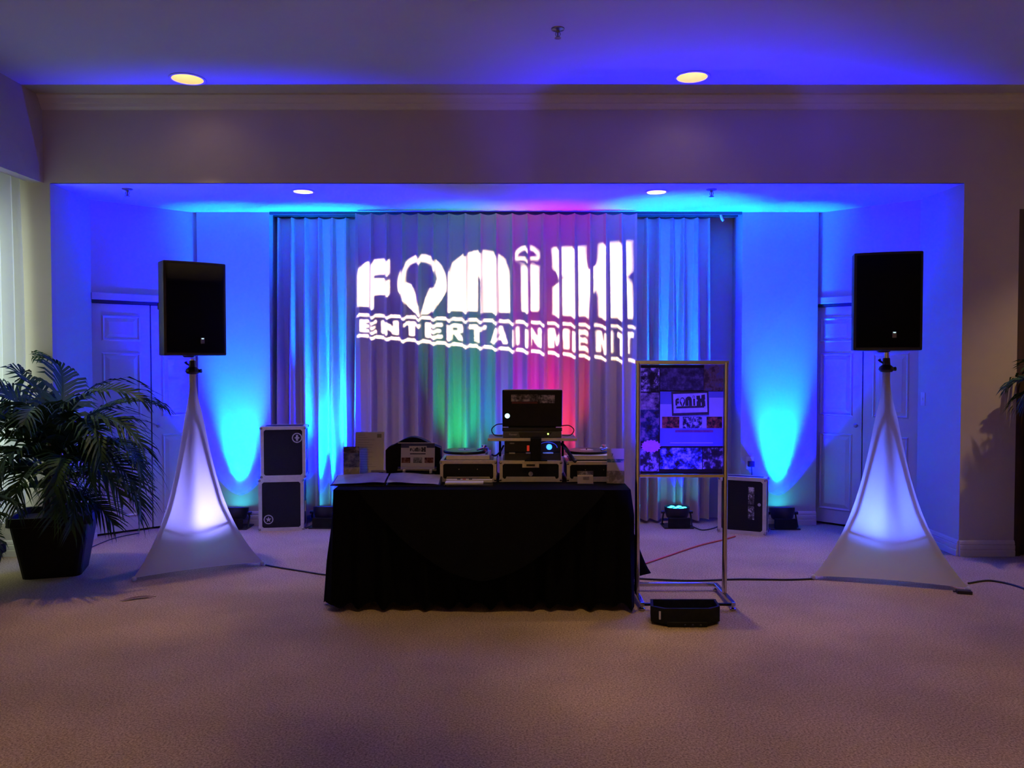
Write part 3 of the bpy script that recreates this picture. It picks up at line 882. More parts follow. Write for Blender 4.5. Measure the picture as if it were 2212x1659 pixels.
def stand_and_cover(name_lab, cov_lab, led_lab, feet, z_top, ztip, warm, knob_dir=-1, k_in=1.0, glow=(0.06, 0.11, 1.0)):
    """feet: two front feet on the floor; the third is found so that the tripod is even"""
    A, B = Vector(feet[0]), Vector(feet[1])
    mid = (A + B) / 2; e = (B - A); side = e.length; e.normalize()
    back = Vector((-e.y, e.x, 0))
    C = mid + back * (side * math.sqrt(3) / 6)
    third = C + back * (side / math.sqrt(3))
    F = [A, B, third]
    t = thing('speaker_stand', name_lab, 'speaker stand', (C.x, C.y, 0), 0, 'tripod speaker stands')
    c = Vector((0, 0, 0))
    # tripod
    MB().tube([(0, 0, 0.10), (0, 0, 1.28)], 0.019, 12).build('pole', M['black'], t, smooth=True)
    MB().tube([(0, 0, 1.20), (0, 0, z_top - 0.015)], 0.0175, 12).build('inner_pole', M['chrome'], t, smooth=True)
    for f in F:
        d = (f - C)
        u = d * 0.90
        MB().tube([(0.0, 0, 1.02), tuple(d * 0.10 + Vector((0, 0, 0.94))), tuple(d * 0.36 + Vector((0, 0, 0.44))), tuple(d * 0.60 + Vector((0, 0, 0.20))), (u.x, u.y, 0.030)], 0.011, 8).build('leg', M['black'], t, smooth=True)
        MB().tube([(0, 0, 0.16), tuple(d * 0.45 + Vector((0, 0, 0.30)))], 0.008, 6).build('brace', M['black'], t, smooth=True)
    # upper clamp: sleeve, flared collar and wing knob
    zt = ztip
    MB().lathe([(0.020, zt + 0.012), (0.040, zt + 0.016), (0.052, zt + 0.032), (0.046, zt + 0.05), (0.027, zt + 0.066), (0.023, zt + 0.112), (0.019, zt + 0.114)], 20, close=True).build('clamp_collar', M['black'], t, smooth=True)
    MB().tube([(knob_dir * 0.03, 0, zt + 0.035), (knob_dir * 0.066, 0, zt + 0.037)], [0.010, 0.016], 10).build('clamp_knob', M['black'], t, smooth=True)
    MB().tube([(-knob_dir * 0.02, 0, zt + 0.075), (-knob_dir * 0.045, 0, zt + 0.092), (-knob_dir * 0.052, 0, zt + 0.104)], [0.005, 0.008, 0.012], 8).build('lock_pin', M['black'], t, smooth=True)
    # stretch cover
    n_leg = 3
    Rr = [(f - C) for f in F]
    def shape(s):
        return 0.036 + 0.50 * s + 0.464 * s ** 4.2
    b = MB()
    NU, NV = 24, 44
    def cp(u, v):
        s = v
        q = u * 3
        i = int(q) % 3; w = q - int(q)
        a, bb = Rr[i], Rr[(i + 1) % 3]
        f = shape(s)
        p = a * f * (1 - w) + bb * f * w
        z = zt * (1 - s)
        # round the neck into a sleeve
        rn = 0.026
        rad = p.length
        if s < 0.22:
            kk = (1 - s / 0.22)
            tgt = p.normalized() * max(f * Rr[0].length * 0.62, rn)
            p = p.lerp(tgt, kk)
        # cloth is pulled in a little between the legs and its hem lifts
        m = 4 * w * (1 - w)
        p = p * (1 - 0.05 * m * s)
        z = z + 0.024 * m * s ** 8 + 0.014 * (1 - m) * s ** 10 + 0.012
        # pull folds running up from the feet
        fold = math.sin(w * 46) * 0.006 * s ** 3 * (1 - m)
        p = p * (1 + fold)
        return (p.x, p.y, z)
    b.grid(NU * 3, NV, cp, closed_u=True)
    cov = b.build('stretch_cover', M['scrim'], None, smooth=True, fix=False)
    cov.location = (C.x, C.y, 0)
    tag(cov, cov_lab, 'stand cover', 'white stretch covers on the stands')
    for f in Rr:
        MB().ball((f.x * 0.99, f.y * 0.99, 0.019), 0.018, 10).build('foot_pocket', M['scrim'], cov, smooth=True)
    # lamp glowing inside the cover
    lt = thing('puck_uplight', led_lab, 'uplight', (C.x, C.y, 0), 0, 'lamps inside the stretch covers')
    MB().lathe([(0.001, 0.0), (0.07, 0.0), (0.075, 0.02), (0.07, 0.06), (0.06, 0.064), (0.001, 0.06)], 20).move(Matrix.Translation((0, 0.17, 0))).build('housing', M['black'], lt, smooth=True)
    MB().lathe([(0.001, 0.068), (0.04, 0.066), (0.052, 0.0622)], 16).move(Matrix.Translation((0, 0.17, 0))).build('lens', M['led_blue'], lt, smooth=True)
    spot('beam', (0, 0.17, 0.085), (0, -0.25, 1), SCRIM_W * k_in, glow, 118, 1.0, 0.08, lt)
    return C
CL = stand_and_cover('black tripod stand under the left white cover, beside the potted palm', 'white stretch cover glowing lavender beside the potted palm', 'blue lamp standing inside the white cover beside the potted palm',
    [floor_pt(288, 1257), floor_pt(568, 1222)], 1.555, at_y(405, 812, 6.0).z, 1.0, 1, 0.8, (0.24, 0.22, 1.0))
CR = stand_and_cover('black tripod stand under the right white cover, before the closet doors', 'white stretch cover glowing blue in front of the knobbed closet doors', 'blue lamp standing inside the white cover before the closet doors',
    [floor_pt(1755, 1252), floor_pt(2093, 1279)], at_y(1912, 757, 5.74).z - 0.0, at_y(1912, 808, 5.74).z, 1.0, 1, 1.0)
zL = at_y(416, 768, CL.y - 0.17).z; zR = at_y(1916, 757, CR.y - 0.17).z
loudspeaker('black loudspeaker on the stand beside the potted palm', (CL.x - 0.02, CL.y - 0.01, zL), R(36))
loudspeaker('black loudspeaker on the stand before the knobbed closet doors', (CR.x - 0.022, CR.y, zR), R(-17))

# ------------------------------------------------------------------ poster stand
PY = 5.12
a = at_y(1381, 783, PY); c = at_y(1568, 1027, PY)
PX0, PX1, PZT, PZB = a.x - 0.008, c.x - 0.004, a.z, c.z
ps = thing('poster_stand', 'tall chrome floor stand holding the collage poster beside the table', 'sign stand', ((PX0 + PX1) / 2, PY, 0))
pw = (PX1 - PX0) / 2
MB().tube([(-pw, 0, 0.045), (-pw, 0, PZT)], 0.016, 12).build('post', M['chrome'], ps, smooth=True)
MB().tube([(pw, 0, 0.045), (pw, 0, PZT)], 0.016, 12).build('post', M['chrome'], ps, smooth=True)
MB().box(-pw - 0.016, pw + 0.016, -0.014, 0.014, PZT - 0.012, PZT + 0.013).build('top_rail', M['chrome'], ps, bevel=0.003)
MB().box(-pw, pw, -0.010, 0.010, PZB - 0.012, PZB + 0.008).build('lower_rail', M['chrome'], ps, bevel=0.003)
for s in (-1, 1):
    MB().box(s * pw - 0.013, s * pw + 0.013, -0.215, 0.235, 0.030, 0.052).build('base_side', M['chrome'], ps, bevel=0.003)
MB().box(-pw, pw, 0.215, 0.235, 0.030, 0.052).build('base_bar', M['chrome'], ps, bevel=0.003)
MB().box(-pw, pw, -0.213, -0.196, 0.030, 0.046).build('base_bar', M['black_gloss'], ps, bevel=0.003)
for sx in (-1, 1):
    for sy in (-0.20, 0.22):
        MB().lathe([(0.016, 0.0), (0.02, 0.004), (0.02, 0.012), (0.008, 0.018), (0.006, 0.032)], 14, sx * pw, sy, close=True).build('foot', M['chrome'], ps, smooth=True)

# the poster: a board with printed pictures
po_ = thing('poster', 'dark collage poster with a logo banner and party photographs in the chrome stand', 'poster', ((PX0 + PX1) / 2, PY, 0))
bx0, bx1, bz0, bz1 = -pw + 0.0175, pw - 0.0175, PZB + 0.010, PZT - 0.014
MB().box(bx0, bx1, -0.003, 0.004, bz0, bz1).build('board', M['black_gloss'], po_)
W_, H_ = bx1 - bx0, bz1 - bz0
def pr(name, u0, u1, v0, v1, m, lift=1, lab=None):
    """print at fractions of the board; v measured from the top"""
    y = -0.003 - 0.0004 * lift
    o = MB().box(bx0 + W_ * u0, bx0 + W_ * u1, y - 0.0003, y + 0.0003, bz1 - H_ * v1, bz1 - H_ * v0).build(name, m, po_)
    if lab: o['label'] = lab
    return o
K = (0.015, 0.015, 0.02)
pm = [photo_mat('poster_photo_%d' % i, c, s, seed=i * 2.3 + 1, contrast=ct) for i, (c, s, ct) in enumerate([
    ([K, (0.10, 0.09, 0.13), (0.75, 0.72, 0.80)], 24, 0.10),
    ([K, (0.05, 0.04, 0.09), (0.16, 0.13, 0.24)], 18, 0.16),
    ([(0.06, 0.04, 0.03), (0.16, 0.11, 0.08), (0.10, 0.10, 0.18)], 30, 0.12),
    ([(0.02, 0.02, 0.04), (0.30, 0.24, 0.32), (0.75, 0.62, 0.66)], 14, 0.14),
    ([K, (0.02, 0.04, 0.14), (0.25, 0.18, 0.30)], 20, 0.12),
    ([K, (0.04, 0.08, 0.35), (0.40, 0.50, 0.85)], 26, 0.12),
    ([K, (0.03, 0.03, 0.06), (0.40, 0.36, 0.50)], 20, 0.10),
    ([K, (0.20, 0.05, 0.04), (0.45, 0.12, 0.08)], 40, 0.10),
    ([K, (0.10, 0.12, 0.25), (0.60, 0.62, 0.85)], 42, 0.11),
])]
M['banner'] = mat('banner_blue', (0.10, 0.14, 0.55), 0.4, col2=(0.16, 0.20, 0.62), scale=4, stretch=(1, 1, 0.2))
M['banner_lilac'] = mat('banner_lilac', (0.48, 0.50, 0.86), 0.4, col2=(0.40, 0.42, 0.80), scale=4)
M['banner_pale'] = mat('banner_pale', (0.70, 0.72, 0.92), 0.4, col2=(0.62, 0.64, 0.88), scale=6)
M['pink'] = mat('burst_pink', (0.80, 0.25, 0.80), 0.5, col2=(0.72, 0.20, 0.74), scale=30)
pr('photo_print', 0.0, 0.225, 0.03, 0.245, pm[0])
pr('photo_print', 0.235, 0.76, 0.03, 0.235, pm[1])
pr('photo_print', 0.765, 1.0, 0.0, 0.24, pm[2])
pr('photo_print', 0.0, 0.225, 0.255, 0.41, pm[3])
pr('photo_print', 0.0, 0.225, 0.41, 0.70, pm[4])
pr('photo_print', 0.0, 0.225, 0.71, 0.975, pm[6])
pr('banner_print', 0.235, 1.0, 0.245, 0.745, M['banner'])
pr('banner_glow_print', 0.235, 0.40, 0.36, 0.47, M['banner_lilac'], 2)
pr('banner_glow_print', 0.83, 1.0, 0.30, 0.47, M['banner_lilac'], 2)
pr('banner_strip_print', 0.235, 1.0, 0.47, 0.58, M['banner_lilac'], 2)
pr('photo_print', 0.26, 0.47, 0.475, 0.58, pm[7], 3)
pr('photo_print', 0.51, 0.745, 0.475, 0.58, pm[8], 3)
pr('photo_print', 0.80, 0.99, 0.475, 0.58, pm[7], 3)
pr('tagline_print', 0.42, 0.88, 0.598, 0.618, mat('tagline_red', (0.25, 0.06, 0.25), 0.5, col2=(0.18, 0.04, 0.2), scale=50), 2)
pr('address_print', 0.36, 0.88, 0.712, 0.717, M['banner_pale'], 2)
pr('photo_print', 0.235, 0.75, 0.76, 0.955, pm[5])
pr('photo_print', 0.76, 1.0, 0.76, 0.955, pm[6])
# tilted logo plate with its shadowed frame
def tilted(name, cu, cv, wu, hv, m, ang, lift):
    x = bx0 + W_ * cu; z = bz1 - H_ * cv
    o = MB().box(-W_ * wu / 2, W_ * wu / 2, -0.0003, 0.0003, -H_ * hv / 2, H_ * hv / 2).build(name, m, po_)
    o.location = (x, -0.003 - 0.0005 * lift, z); o.rotation_euler = (0, R(ang), 0)
    return o
tilted('logo_frame_print', 0.60, 0.355, 0.45, 0.215, M['ink'], -2, 4)
tilted('logo_plate_print', 0.60, 0.35, 0.41, 0.175, photo_mat('logo_plate', [(0.30, 0.32, 0.62), (0.55, 0.56, 0.85), (0.75, 0.76, 0.95)], 9, seed=5, contrast=0.2), -2, 5)
def text_mesh(name, body, size, m, parent, loc, rot, extr=0.0003, sx=1.0):
    cu = bpy.data.curves.new(name, 'FONT'); cu.body = body; cu.size = size; cu.align_x = 'CENTER'; cu.align_y = 'CENTER'; cu.extrude = extr; cu.resolution_u = 4; cu.offset = size * 0.012
    tmp = bpy.data.objects.new(name, cu); COL.objects.link(tmp)
    dg = bpy.context.evaluated_depsgraph_get()
    me = bpy.data.meshes.new_from_object(tmp.evaluated_get(dg))
    bpy.data.objects.remove(tmp)
    me.materials.clear(); me.materials.append(m)
    o = bpy.data.objects.new(name, me)
    o.location = loc; o.rotation_euler = rot; o.scale = (sx, 1, 1)
    return link(o, parent)
logo_print('logo_letter', M['ink'], po_, W_ * 0.36, 0.075, Matrix.Translation((bx0 + W_ * 0.60, -0.003 - 0.0005 * 6.3, bz1 - H_ * 0.330)) @ Matrix.Rotation(R(-2), 4, 'Y'))
tilted('logo_underline_print', 0.60, 0.387, 0.34, 0.018, M['ink'], -2, 6)
# pink starburst
b = MB(); n = 32
pts = []
for k in range(n):
    rr = 1.0 if k % 2 == 0 else 0.84
    pts.append((0.064 * rr * math.cos(2 * PI * k / n), 0.042 * rr * math.sin(2 * PI * k / n)))
b.add([(x, -0.0003, z) for x, z in pts], [tuple(range(n))])
o = b.build('starburst_print', M['pink'], po_, fix=False); o.location = (bx0 + 0.066, -0.0052, bz1 - H_ * 0.745)

# black lamp under the base of the poster stand, shining up at the poster
q = floor_pt(1490, 1354)
fl = thing('floor_wash_light', 'low black wash light on the carpet under the poster stand base', 'stage light', (q.x, q.y, 0))
HP = [(-0.145, 0.0), (0.115, 0.0), (0.185, 0.05), (0.195, 0.19), (-0.195, 0.19), (-0.215, 0.05)]
b = MB()
hin = [(x * 0.93, 0.09 + (y - 0.09) * 0.86) for x, y in HP]
n = 6
b.v += [(x, y, 0.016) for x, y in HP] + [(x, y, 0.105) for x, y in HP] + [(x, y, 0.105) for x, y in hin] + [(x, y, 0.050) for x, y in hin]
for a in range(3):
    b.f += [(a * n + k, a * n + (k + 1) % n, (a + 1) * n + (k + 1) % n, (a + 1) * n + k) for k in range(n)]
b.f += [tuple(range(n - 1, -1, -1)), tuple(range(3 * n, 4 * n))]
b.build('housing', M['black_matte'], fl)
MB().box(-0.13, 0.10, -0.012, 0.004, 0.0, 0.030).build('lamp_front', M['black_matte'], fl, bevel=0.005)
for i in range(3):
    MB().lathe([(0.001, 0.0), (0.006, 0.001), (0.004, 0.008)], 8).move(Matrix.Translation((-0.03 + 0.045 * i, -0.012, 0.014)) @ Matrix.Rotation(R(90), 4, 'X')).build('screw', M['track'], fl, smooth=True)
MB().tube([(-0.17, 0.012, 0.085), (-0.17, 0.010, 0.040)], 0.006, 8).build('bolt', M['alu'], fl, smooth=True)
for s_ in (-1, 1):
    MB().box(s_ * 0.15 - 0.02, s_ * 0.15 + 0.02, 0.06, 0.17, 0.0, 0.017).build('foot', M['black'], fl)
for i in range(5):
    MB().lathe([(0.001, 0.006), (0.012, 0.004), (0.016, 0.0)], 12).move(Matrix.Translation((-0.12 + 0.06 * i, 0.04, 0.0505))).build('led_lens', M['led_deep'], fl, smooth=True)
spot('beam', (0, 0.06, 0.075), (0.0, 0.36, 1), POSTER_W, (0.06, 0.02, 1.0), 58, 0.9, 0.04, fl)

# ------------------------------------------------------------------ potted palms
def frond_mesh(L, e0, bend, leaf_len, n=26, twist=0.0, seed=0):
    """rachis leaving the origin along +x with elevation e0, bending down by bend; leaflets share the rachis vertices"""
    rnd = random.Random(seed)
    b = MB()
    segs = n
    p = Vector((0, 0, 0)); el = e0
    pts = []; dirs = []
    for i in range(segs + 1):
        pts.append(p.copy()); d = Vector((math.cos(el), 0, math.sin(el))); dirs.append(d)
        p = p + d * (L / segs)
        el -= bend / segs * (0.5 + 1.3 * i / segs)
    w = [0.010 * (1 - 0.8 * i / segs) for i in range(segs + 1)]
    for i in range(segs + 1):
        up = Vector((-dirs[i].z, 0, dirs[i].x))
        c = pts[i]
        b.v += [tuple(c + Vector((0, -w[i], 0))), tuple(c + up * w[i] * 0.6), tuple(c + Vector((0, w[i], 0)))]
    for i in range(segs):
        a0 = i * 3; a1 = a0 + 3
        b.f += [(a0, a1, a1 + 1, a0 + 1), (a0 + 1, a1 + 1, a1 + 2, a0 + 2)]
    for i in range(3, segs):
        t = i / segs
        ll = 1.15 * leaf_len * (math.sin(PI * min(1, 0.18 + 0.82 * t)) ** 0.6 * 0.85 + 0.15) * rnd.uniform(0.85, 1.12)
        for s in (-1, 1):
            i0 = i * 3 + (0 if s < 0 else 2); i1 = i0 + 3
            ang = R(58) * (1 - 0.55 * t) + rnd.uniform(-0.12, 0.12)
            d0 = dirs[i] * math.cos(ang) + Vector((0, s, 0)) * math.sin(ang)
            up = Vector((-dirs[i].z, 0, dirs[i].x))
            d0 = (d0 + up * 0.22).normalized()
            base_p = (Vector(b.v[i0]) + Vector(b.v[i1])) / 2
            k1 = base_p + d0 * ll * 0.35
            k2 = base_p + d0 * ll * 0.72 + Vector((0, 0, -0.14 * ll))
            k3 = base_p + d0 * ll * 0.98 + Vector((0, 0, -(0.34 + 0.1 * rnd.random()) * ll))
            hw = 0.0135
            side = dirs[i] * hw
            m0 = len(b.v)
            b.v += [tuple(k1 - side), tuple(k1 + side), tuple(k2 - side * 0.8), tuple(k2 + side * 0.8), tuple(k3)]
            b.f += [(i0, i1, m0 + 1, m0), (m0, m0 + 1, m0 + 3, m0 + 2), (m0 + 2, m0 + 3, m0 + 4)]
    return b

def palm(label, loc, specs, lim=None, pot='square', group='potted palms', pot_h=0.43, pot_w=0.50, crown=0.52, scale=1.0, rz=0.0):
    t = thing('potted_palm', label, 'potted plant', loc, 0, group)
    pr_ = Matrix.Rotation(rz, 4, 'Z')
    w1, w0 = pot_w / 2, pot_w * 0.70 / 2
    def sq(r, z, rad=0.05):
        out = []
        for cxs, cys, a0 in ((1, 1, 0), (-1, 1, 90), (-1, -1, 180), (1, -1, 270)):
            for k in range(4):
                a = R(a0 + 30 * k)
                out.append((cxs * (r - rad) + rad * math.cos(a), cys * (r - rad) + rad * math.sin(a), z))
        return out
    rings = [sq(w0, 0.0), sq(w1 * 0.93, pot_h - 0.065), sq(w1 * 1.0, pot_h - 0.06), sq(w1 * 1.0, pot_h), sq(w1 * 0.9, pot_h), sq(w1 * 0.86, pot_h - 0.05)]
    b = MB(); n = 16
    for r_ in rings: b.v += r_
    for j in range(len(rings) - 1):
        for k in range(n):
            k2 = (k + 1) % n
            b.f.append((j * n + k, j * n + k2, (j + 1) * n + k2, (j + 1) * n + k))
    b.f.append(tuple(range(n)))
    b.move(pr_).build('pot', M['pot'], t)
    b = MB(); b.v += sq(w1 * 0.87, pot_h - 0.045); b.f.append(tuple(range(16)))
    b.move(pr_).build('soil', M['soil'], t, fix=False)
    rnd = random.Random(hash(label) % 1000 if False else len(label))
    for k in range(5):
        a = 2 * PI * k / 5; r0 = 0.045
        x, y = r0 * math.cos(a), r0 * math.sin(a)
        MB().tube([(x * 1.4, y * 1.4, pot_h - 0.06), (x * 1.2, y * 1.2, pot_h + 0.15), (x * 0.7, y * 0.7, pot_h + crown)], [0.024, 0.020, 0.010], 8).build('stem', M['stem'], t, smooth=True)
    for i, (az, el, L, bend, h, ll) in enumerate(specs):
        fb = frond_mesh(L * scale, R(el), R(bend), ll * scale, seed=i + 11)
        o = fb.build('frond', M['frond'], t, fix=False)
        a = R(az)
        o.location = (0.02 * math.cos(a), 0.02 * math.sin(a), pot_h + h)
        o.rotation_euler = (random.Random(i).uniform(-0.35, 0.35), 0, a)
        if lim:   # leaves lean on the curtain and the walls instead of piercing them
            mw = Matrix.Translation(Vector(loc) + o.location) @ o.rotation_euler.to_matrix().to_4x4()
            inv = mw.inverted()
            for v in o.data.vertices:
                q = mw @ v.co
                q.x = max(lim[0], min(lim[1], q.x)); q.y = min(lim[2], q.y)
                v.co = inv @ q
    return t
pc = floor_pt(108, 1250)
specs = [  # azimuth (0 = right, 90 = away), elevation, length, bend, start height, leaflet length
    (-22, 62, 1.12, 118, 0.32, 0.30), (-18, 48, 0.96, 120, 0.28, 0.30), (-30, 40, 0.92, 125, 0.25, 0.28), (-8, 24, 0.85, 105, 0.20, 0.27),
    (-60, 45, 0.75, 120, 0.28, 0.27), (-95, 50, 0.70, 115, 0.30, 0.27), (-125, 55, 0.80, 110, 0.34, 0.28), (175, 64, 0.95, 95, 0.36, 0.30),
    (150, 70, 0.95, 80, 0.40, 0.30), (110, 66, 0.90, 90, 0.38, 0.29), (60, 60, 0.85, 105, 0.32, 0.28), (30, 66, 0.9, 90, 0.36, 0.29),
    (200, 45, 0.75, 115, 0.28, 0.27), (-150, 38, 0.72, 110, 0.24, 0.26), (-45, 18, 0.66, 95, 0.16, 0.25), (-110, 20, 0.62, 90, 0.16, 0.25),
    (85, 30, 0.6, 100, 0.2, 0.25), (-75, 70, 0.85, 110, 0.4, 0.28), (-160, 72, 0.95, 70, 0.42, 0.30), (-25, 8, 0.62, 60, 0.12, 0.24),
    (165, 74, 1.05, 85, 0.44, 0.30), (-170, 60, 0.9, 100, 0.38, 0.30), (140, 78, 1.05, 75, 0.46, 0.30), (-5, 74, 1.0, 105, 0.42, 0.30),
    (20, 36, 0.68, 110, 0.30, 0.26), (-40, 58, 0.95, 125, 0.36, 0.29), (-20, 32, 0.95, 115, 0.30, 0.29), (-85, 32, 0.7, 110, 0.26, 0.27),
    (190, 30, 0.7, 110, 0.24, 0.27), (-135, 66, 0.85, 105, 0.38, 0.28), (45, 46, 0.75, 115, 0.3, 0.27), (-55, 28, 0.7, 115, 0.22, 0.26),
]
palm('bushy potted palm in a square black pot in front of the sheer curtain', (pc.x - 0.06, pc.y + 0.19, 0), specs, lim=(-3.70, -2.40, 6.24), pot_w=0.53, pot_h=0.44, rz=R(18))
palm('second potted palm, mostly cut off, tucked against the window beside the bushy palm', (-3.46, 5.0, 0), [(-20, 35, 0.55, 130, 0.1, 0.22), (20, 60, 0.6, 120, 0.16, 0.22), (70, 50, 0.5, 120, 0.12, 0.22), (-80, 55, 0.6, 120, 0.14, 0.22), (-140, 60, 0.6, 110, 0.2, 0.22), (160, 66, 0.6, 100, 0.22, 0.22)], pot_w=0.42, pot_h=0.36, crown=0.2, scale=0.68, lim=(-3.70, -3.12, 5.22))
palm('palm in a tall black planter in front of the dark wooden door', (4.17, 5.98, 0), [(170, 50, 0.42, 120, 0.08, 0.22), (140, 62, 0.5, 110, 0.1, 0.22), (215, 55, 0.44, 120, 0.08, 0.22), (250, 50, 0.4, 110, 0.06, 0.2), (20, 60, 0.5, 110, 0.1, 0.22), (-30, 55, 0.45, 110, 0.08, 0.2), (80, 66, 0.45, 100, 0.1, 0.2), (180, 74, 0.5, 90, 0.12, 0.22), (300, 66, 0.5, 100, 0.1, 0.2), (195, 20, 0.32, 100, 0.05, 0.18)], pot_h=1.12, pot_w=0.36, crown=0.18, lim=(3.0, 4.75, 6.27))

# fallen dry leaf
q = floor_pt(298, 1296)
b = MB()
def leaf_pt(u, v):
    x = -0.105 + 0.21 * u
    w = 0.017 * math.sin(PI * min(1, max(0.02, u)))
    return (x, 0.03 * math.sin(u * 2.4) + (v - 0.5) * 2 * w, 0.003 + 0.006 * math.sin(u * PI) + 0.004 * abs(v - 0.5))
b.grid(14, 2, leaf_pt)
o = b.build('dry_leaf', M['dry_leaf'], None, smooth=True, fix=False)
o.location = (q.x, q.y, 0.001); o.rotation_euler = (0, 0, R(22))
tag(o, 'brown dry leaf lying on the carpet before the left speaker stand', 'leaf')

# ------------------------------------------------------------------ cables
def cable(name, label, pts, r, m, cat='cable'):
    pts = [Vector(p) for p in pts]
    # smooth the path
    out = []
    n = len(pts)
    for i in range(n - 1):
        p0 = pts[max(i - 1, 0)]; p1 = pts[i]; p2 = pts[i + 1]; p3 = pts[min(i + 2, n - 1)]
        for k in range(8):
            t = k / 8
            out.append(0.5 * ((2 * p1) + (-p0 + p2) * t + (2 * p0 - 5 * p1 + 4 * p2 - p3) * t * t + (-p0 + 3 * p1 - 3 * p2 + p3) * t ** 3))
    out.append(pts[-1])
    o = MB().tube(out, r, 8).build(name, m, None, smooth=True)
    return tag(o, label, cat, 'cables on the floor')
def fp(x, y, r=0.006):
    p = floor_pt(x, y); p.z = r; return p
cable('power_cable', 'thin black cable from the left speaker stand to the table', [fp(574, 1222), fp(600, 1227), (fp(650, 1235)), fp(700, 1243), fp(740, 1246)], 0.006, M['cable'])
cable('power_cable', 'black cable running straight from the table to the right speaker stand', [fp(1345, 1249), fp(1405, 1253), fp(1500, 1256), fp(1600, 1253), fp(1700, 1254), fp(1757, 1252)], 0.007, M['cable'])
cable('extension_cord', 'orange extension cord crossing the carpet behind the poster stand', [fp(1375, 1226), fp(1400, 1217), fp(1450, 1200), fp(1510, 1180), fp(1560, 1168), fp(1588, 1160)], 0.007, M['orange_cable'], 'cord')
cable('power_cable', 'black cable trailing from the right speaker stand towards the dark doorway', [fp(2092, 1262), fp(2130, 1256), fp(2160, 1259), fp(2190, 1266), fp(2225, 1278)], 0.007, M['cable'])
cable('power_cable', 'thin cable along the skirting behind the bushy potted palm', [fp(180, 1192), fp(210, 1178), fp(250, 1163), fp(300, 1153)], 0.004, M['cable'])
cable('power_cable', 'short black cable beside the uplight at the foot of the drape', [fp(660, 1142), fp(672, 1137), fp(682, 1130)], 0.005, M['cable'])
cable('power_cable', 'short black cable beside the uplight seen below the poster', [fp(1495, 1138), fp(1515, 1146), fp(1535, 1144), fp(1550, 1139)], 0.005, M['cable'])
q = floor_pt(2086, 1284)
t = thing('power_adapter', 'flat black power adapter on the carpet by the right stand foot', 'adapter', (q.x, q.y + 0.02, 0), R(-14))
MB().box(-0.045, 0.045, -0.025, 0.025, 0.0, 0.022).build('case', M['black'], t, bevel=0.004)
MB().tube([(-0.045, 0, 0.011), (-0.065, 0, 0.010)], 0.005, 8).build('strain_relief', M['black'], t, smooth=True)

# wall socket with plug and wall switch
q = at_y(1620, 1000, 7.52)
t = thing('wall_socket', 'wall socket with a black adapter plugged in above the upright flight case', 'socket', (q.x, 7.52, q.z))
MB().box(-0.036, 0.036, -0.006, 0.0, -0.058, 0.058).build('cover_plate', M['white'], t, bevel=0.002)
MB().box(-0.025, 0.03, -0.05, -0.006, -0.032, 0.02).build('plug_adapter', M['black'], t, bevel=0.005)
MB().tube([(0.005, -0.035, -0.03), (0.008, -0.04, -0.12), (0.012, -0.035, -0.30), (0.01, -0.03, -0.62)], 0.004, 6).build('lead', M['cable'], t, smooth=True)
q = at_y(2003, 862, 6.86)
t = thing('light_switch', 'white light switch on the blue side wall by the closet doors', 'switch', (3.4864, 6.86, q.z))
MB().box(-0.006, 0.0, -0.035, 0.035, -0.057, 0.057).build('cover_plate', M['white'], t, bevel=0.002)
MB().box(-0.012, -0.006, -0.008, 0.008, -0.014, 0.014).build('toggle', M['white'], t, bevel=0.002)

# ------------------------------------------------------------------ things on the table
def on_table(px, py):
    return at_z(px, py, TOP)
# three gear cases
yc = on_table(1147, 1041).y
def X_at(px, Y): return (px - 1106) / FPX * Y
def gear_case(label, x0, x1, hpx, mid=False, tm='alu_warm'):
    w = (x1 - x0) / FPX * yc; h = hpx / FPX * yc; d = 0.36
    t = flight_case('gear_case', label, w, d, h, ((X_at(x0, yc) + X_at(x1, yc)) / 2, yc + d / 2, TOP), 0, trim=0.020, trim_mat=tm, ball=0.013, group='open gear cases on the table')
    # wide valance rails of the front
    MB().add([(-w / 2 + 0.03, -d / 2 - 0.003, 0.002), (w / 2 - 0.03, -d / 2 - 0.003, 0.002), (w / 2 - 0.045, -d / 2 - 0.003, 0.034), (-w / 2 + 0.045, -d / 2 - 0.003, 0.034),
              (-w / 2 + 0.03, -d / 2 + 0.002, 0.002), (w / 2 - 0.03, -d / 2 + 0.002, 0.002), (w / 2 - 0.045, -d / 2 + 0.002, 0.034), (-w / 2 + 0.045, -d / 2 + 0.002, 0.034)],
             [(0, 1, 2, 3), (7, 6, 5, 4), (0, 4, 5, 1), (1, 5, 6, 2), (2, 6, 7, 3), (3, 7, 4, 0)]).build('lower_rail', M[tm], t)
    return t, w, h, d
g1, w1, h1, d1 = gear_case('black gear case with a record deck, next to the open photo album', 950, 1072, 46)
g2, w2, h2, d2 = gear_case('middle black gear case with a butterfly latch under the amplifier', 1079, 1214, 46)
g3, w3, h3, d3 = gear_case('black gear case with a record deck behind the small card holder', 1225, 1345, 44)
for t, w, h, d in ((g1, w1, h1, d1), (g3, w3, h3, d3)):
    MB().box(-w / 2 + 0.002, w / 2 - 0.002, -d / 2 - 0.006, -d / 2 + 0.01, h - 0.006, h + 0.004).build('lip', M['alu_warm'], t, bevel=0.002)
    for sx in (-0.06, 0.06):
        MB().lathe([(0.001, 0), (0.005, 0.001), (0.003, 0.004)], 8).move(Matrix.Translation((sx, -d / 2 + 0.004, h * 0.60)) @ Matrix.Rotation(R(90), 4, 'X')).build('rivet', M['chrome'], t, smooth=True)
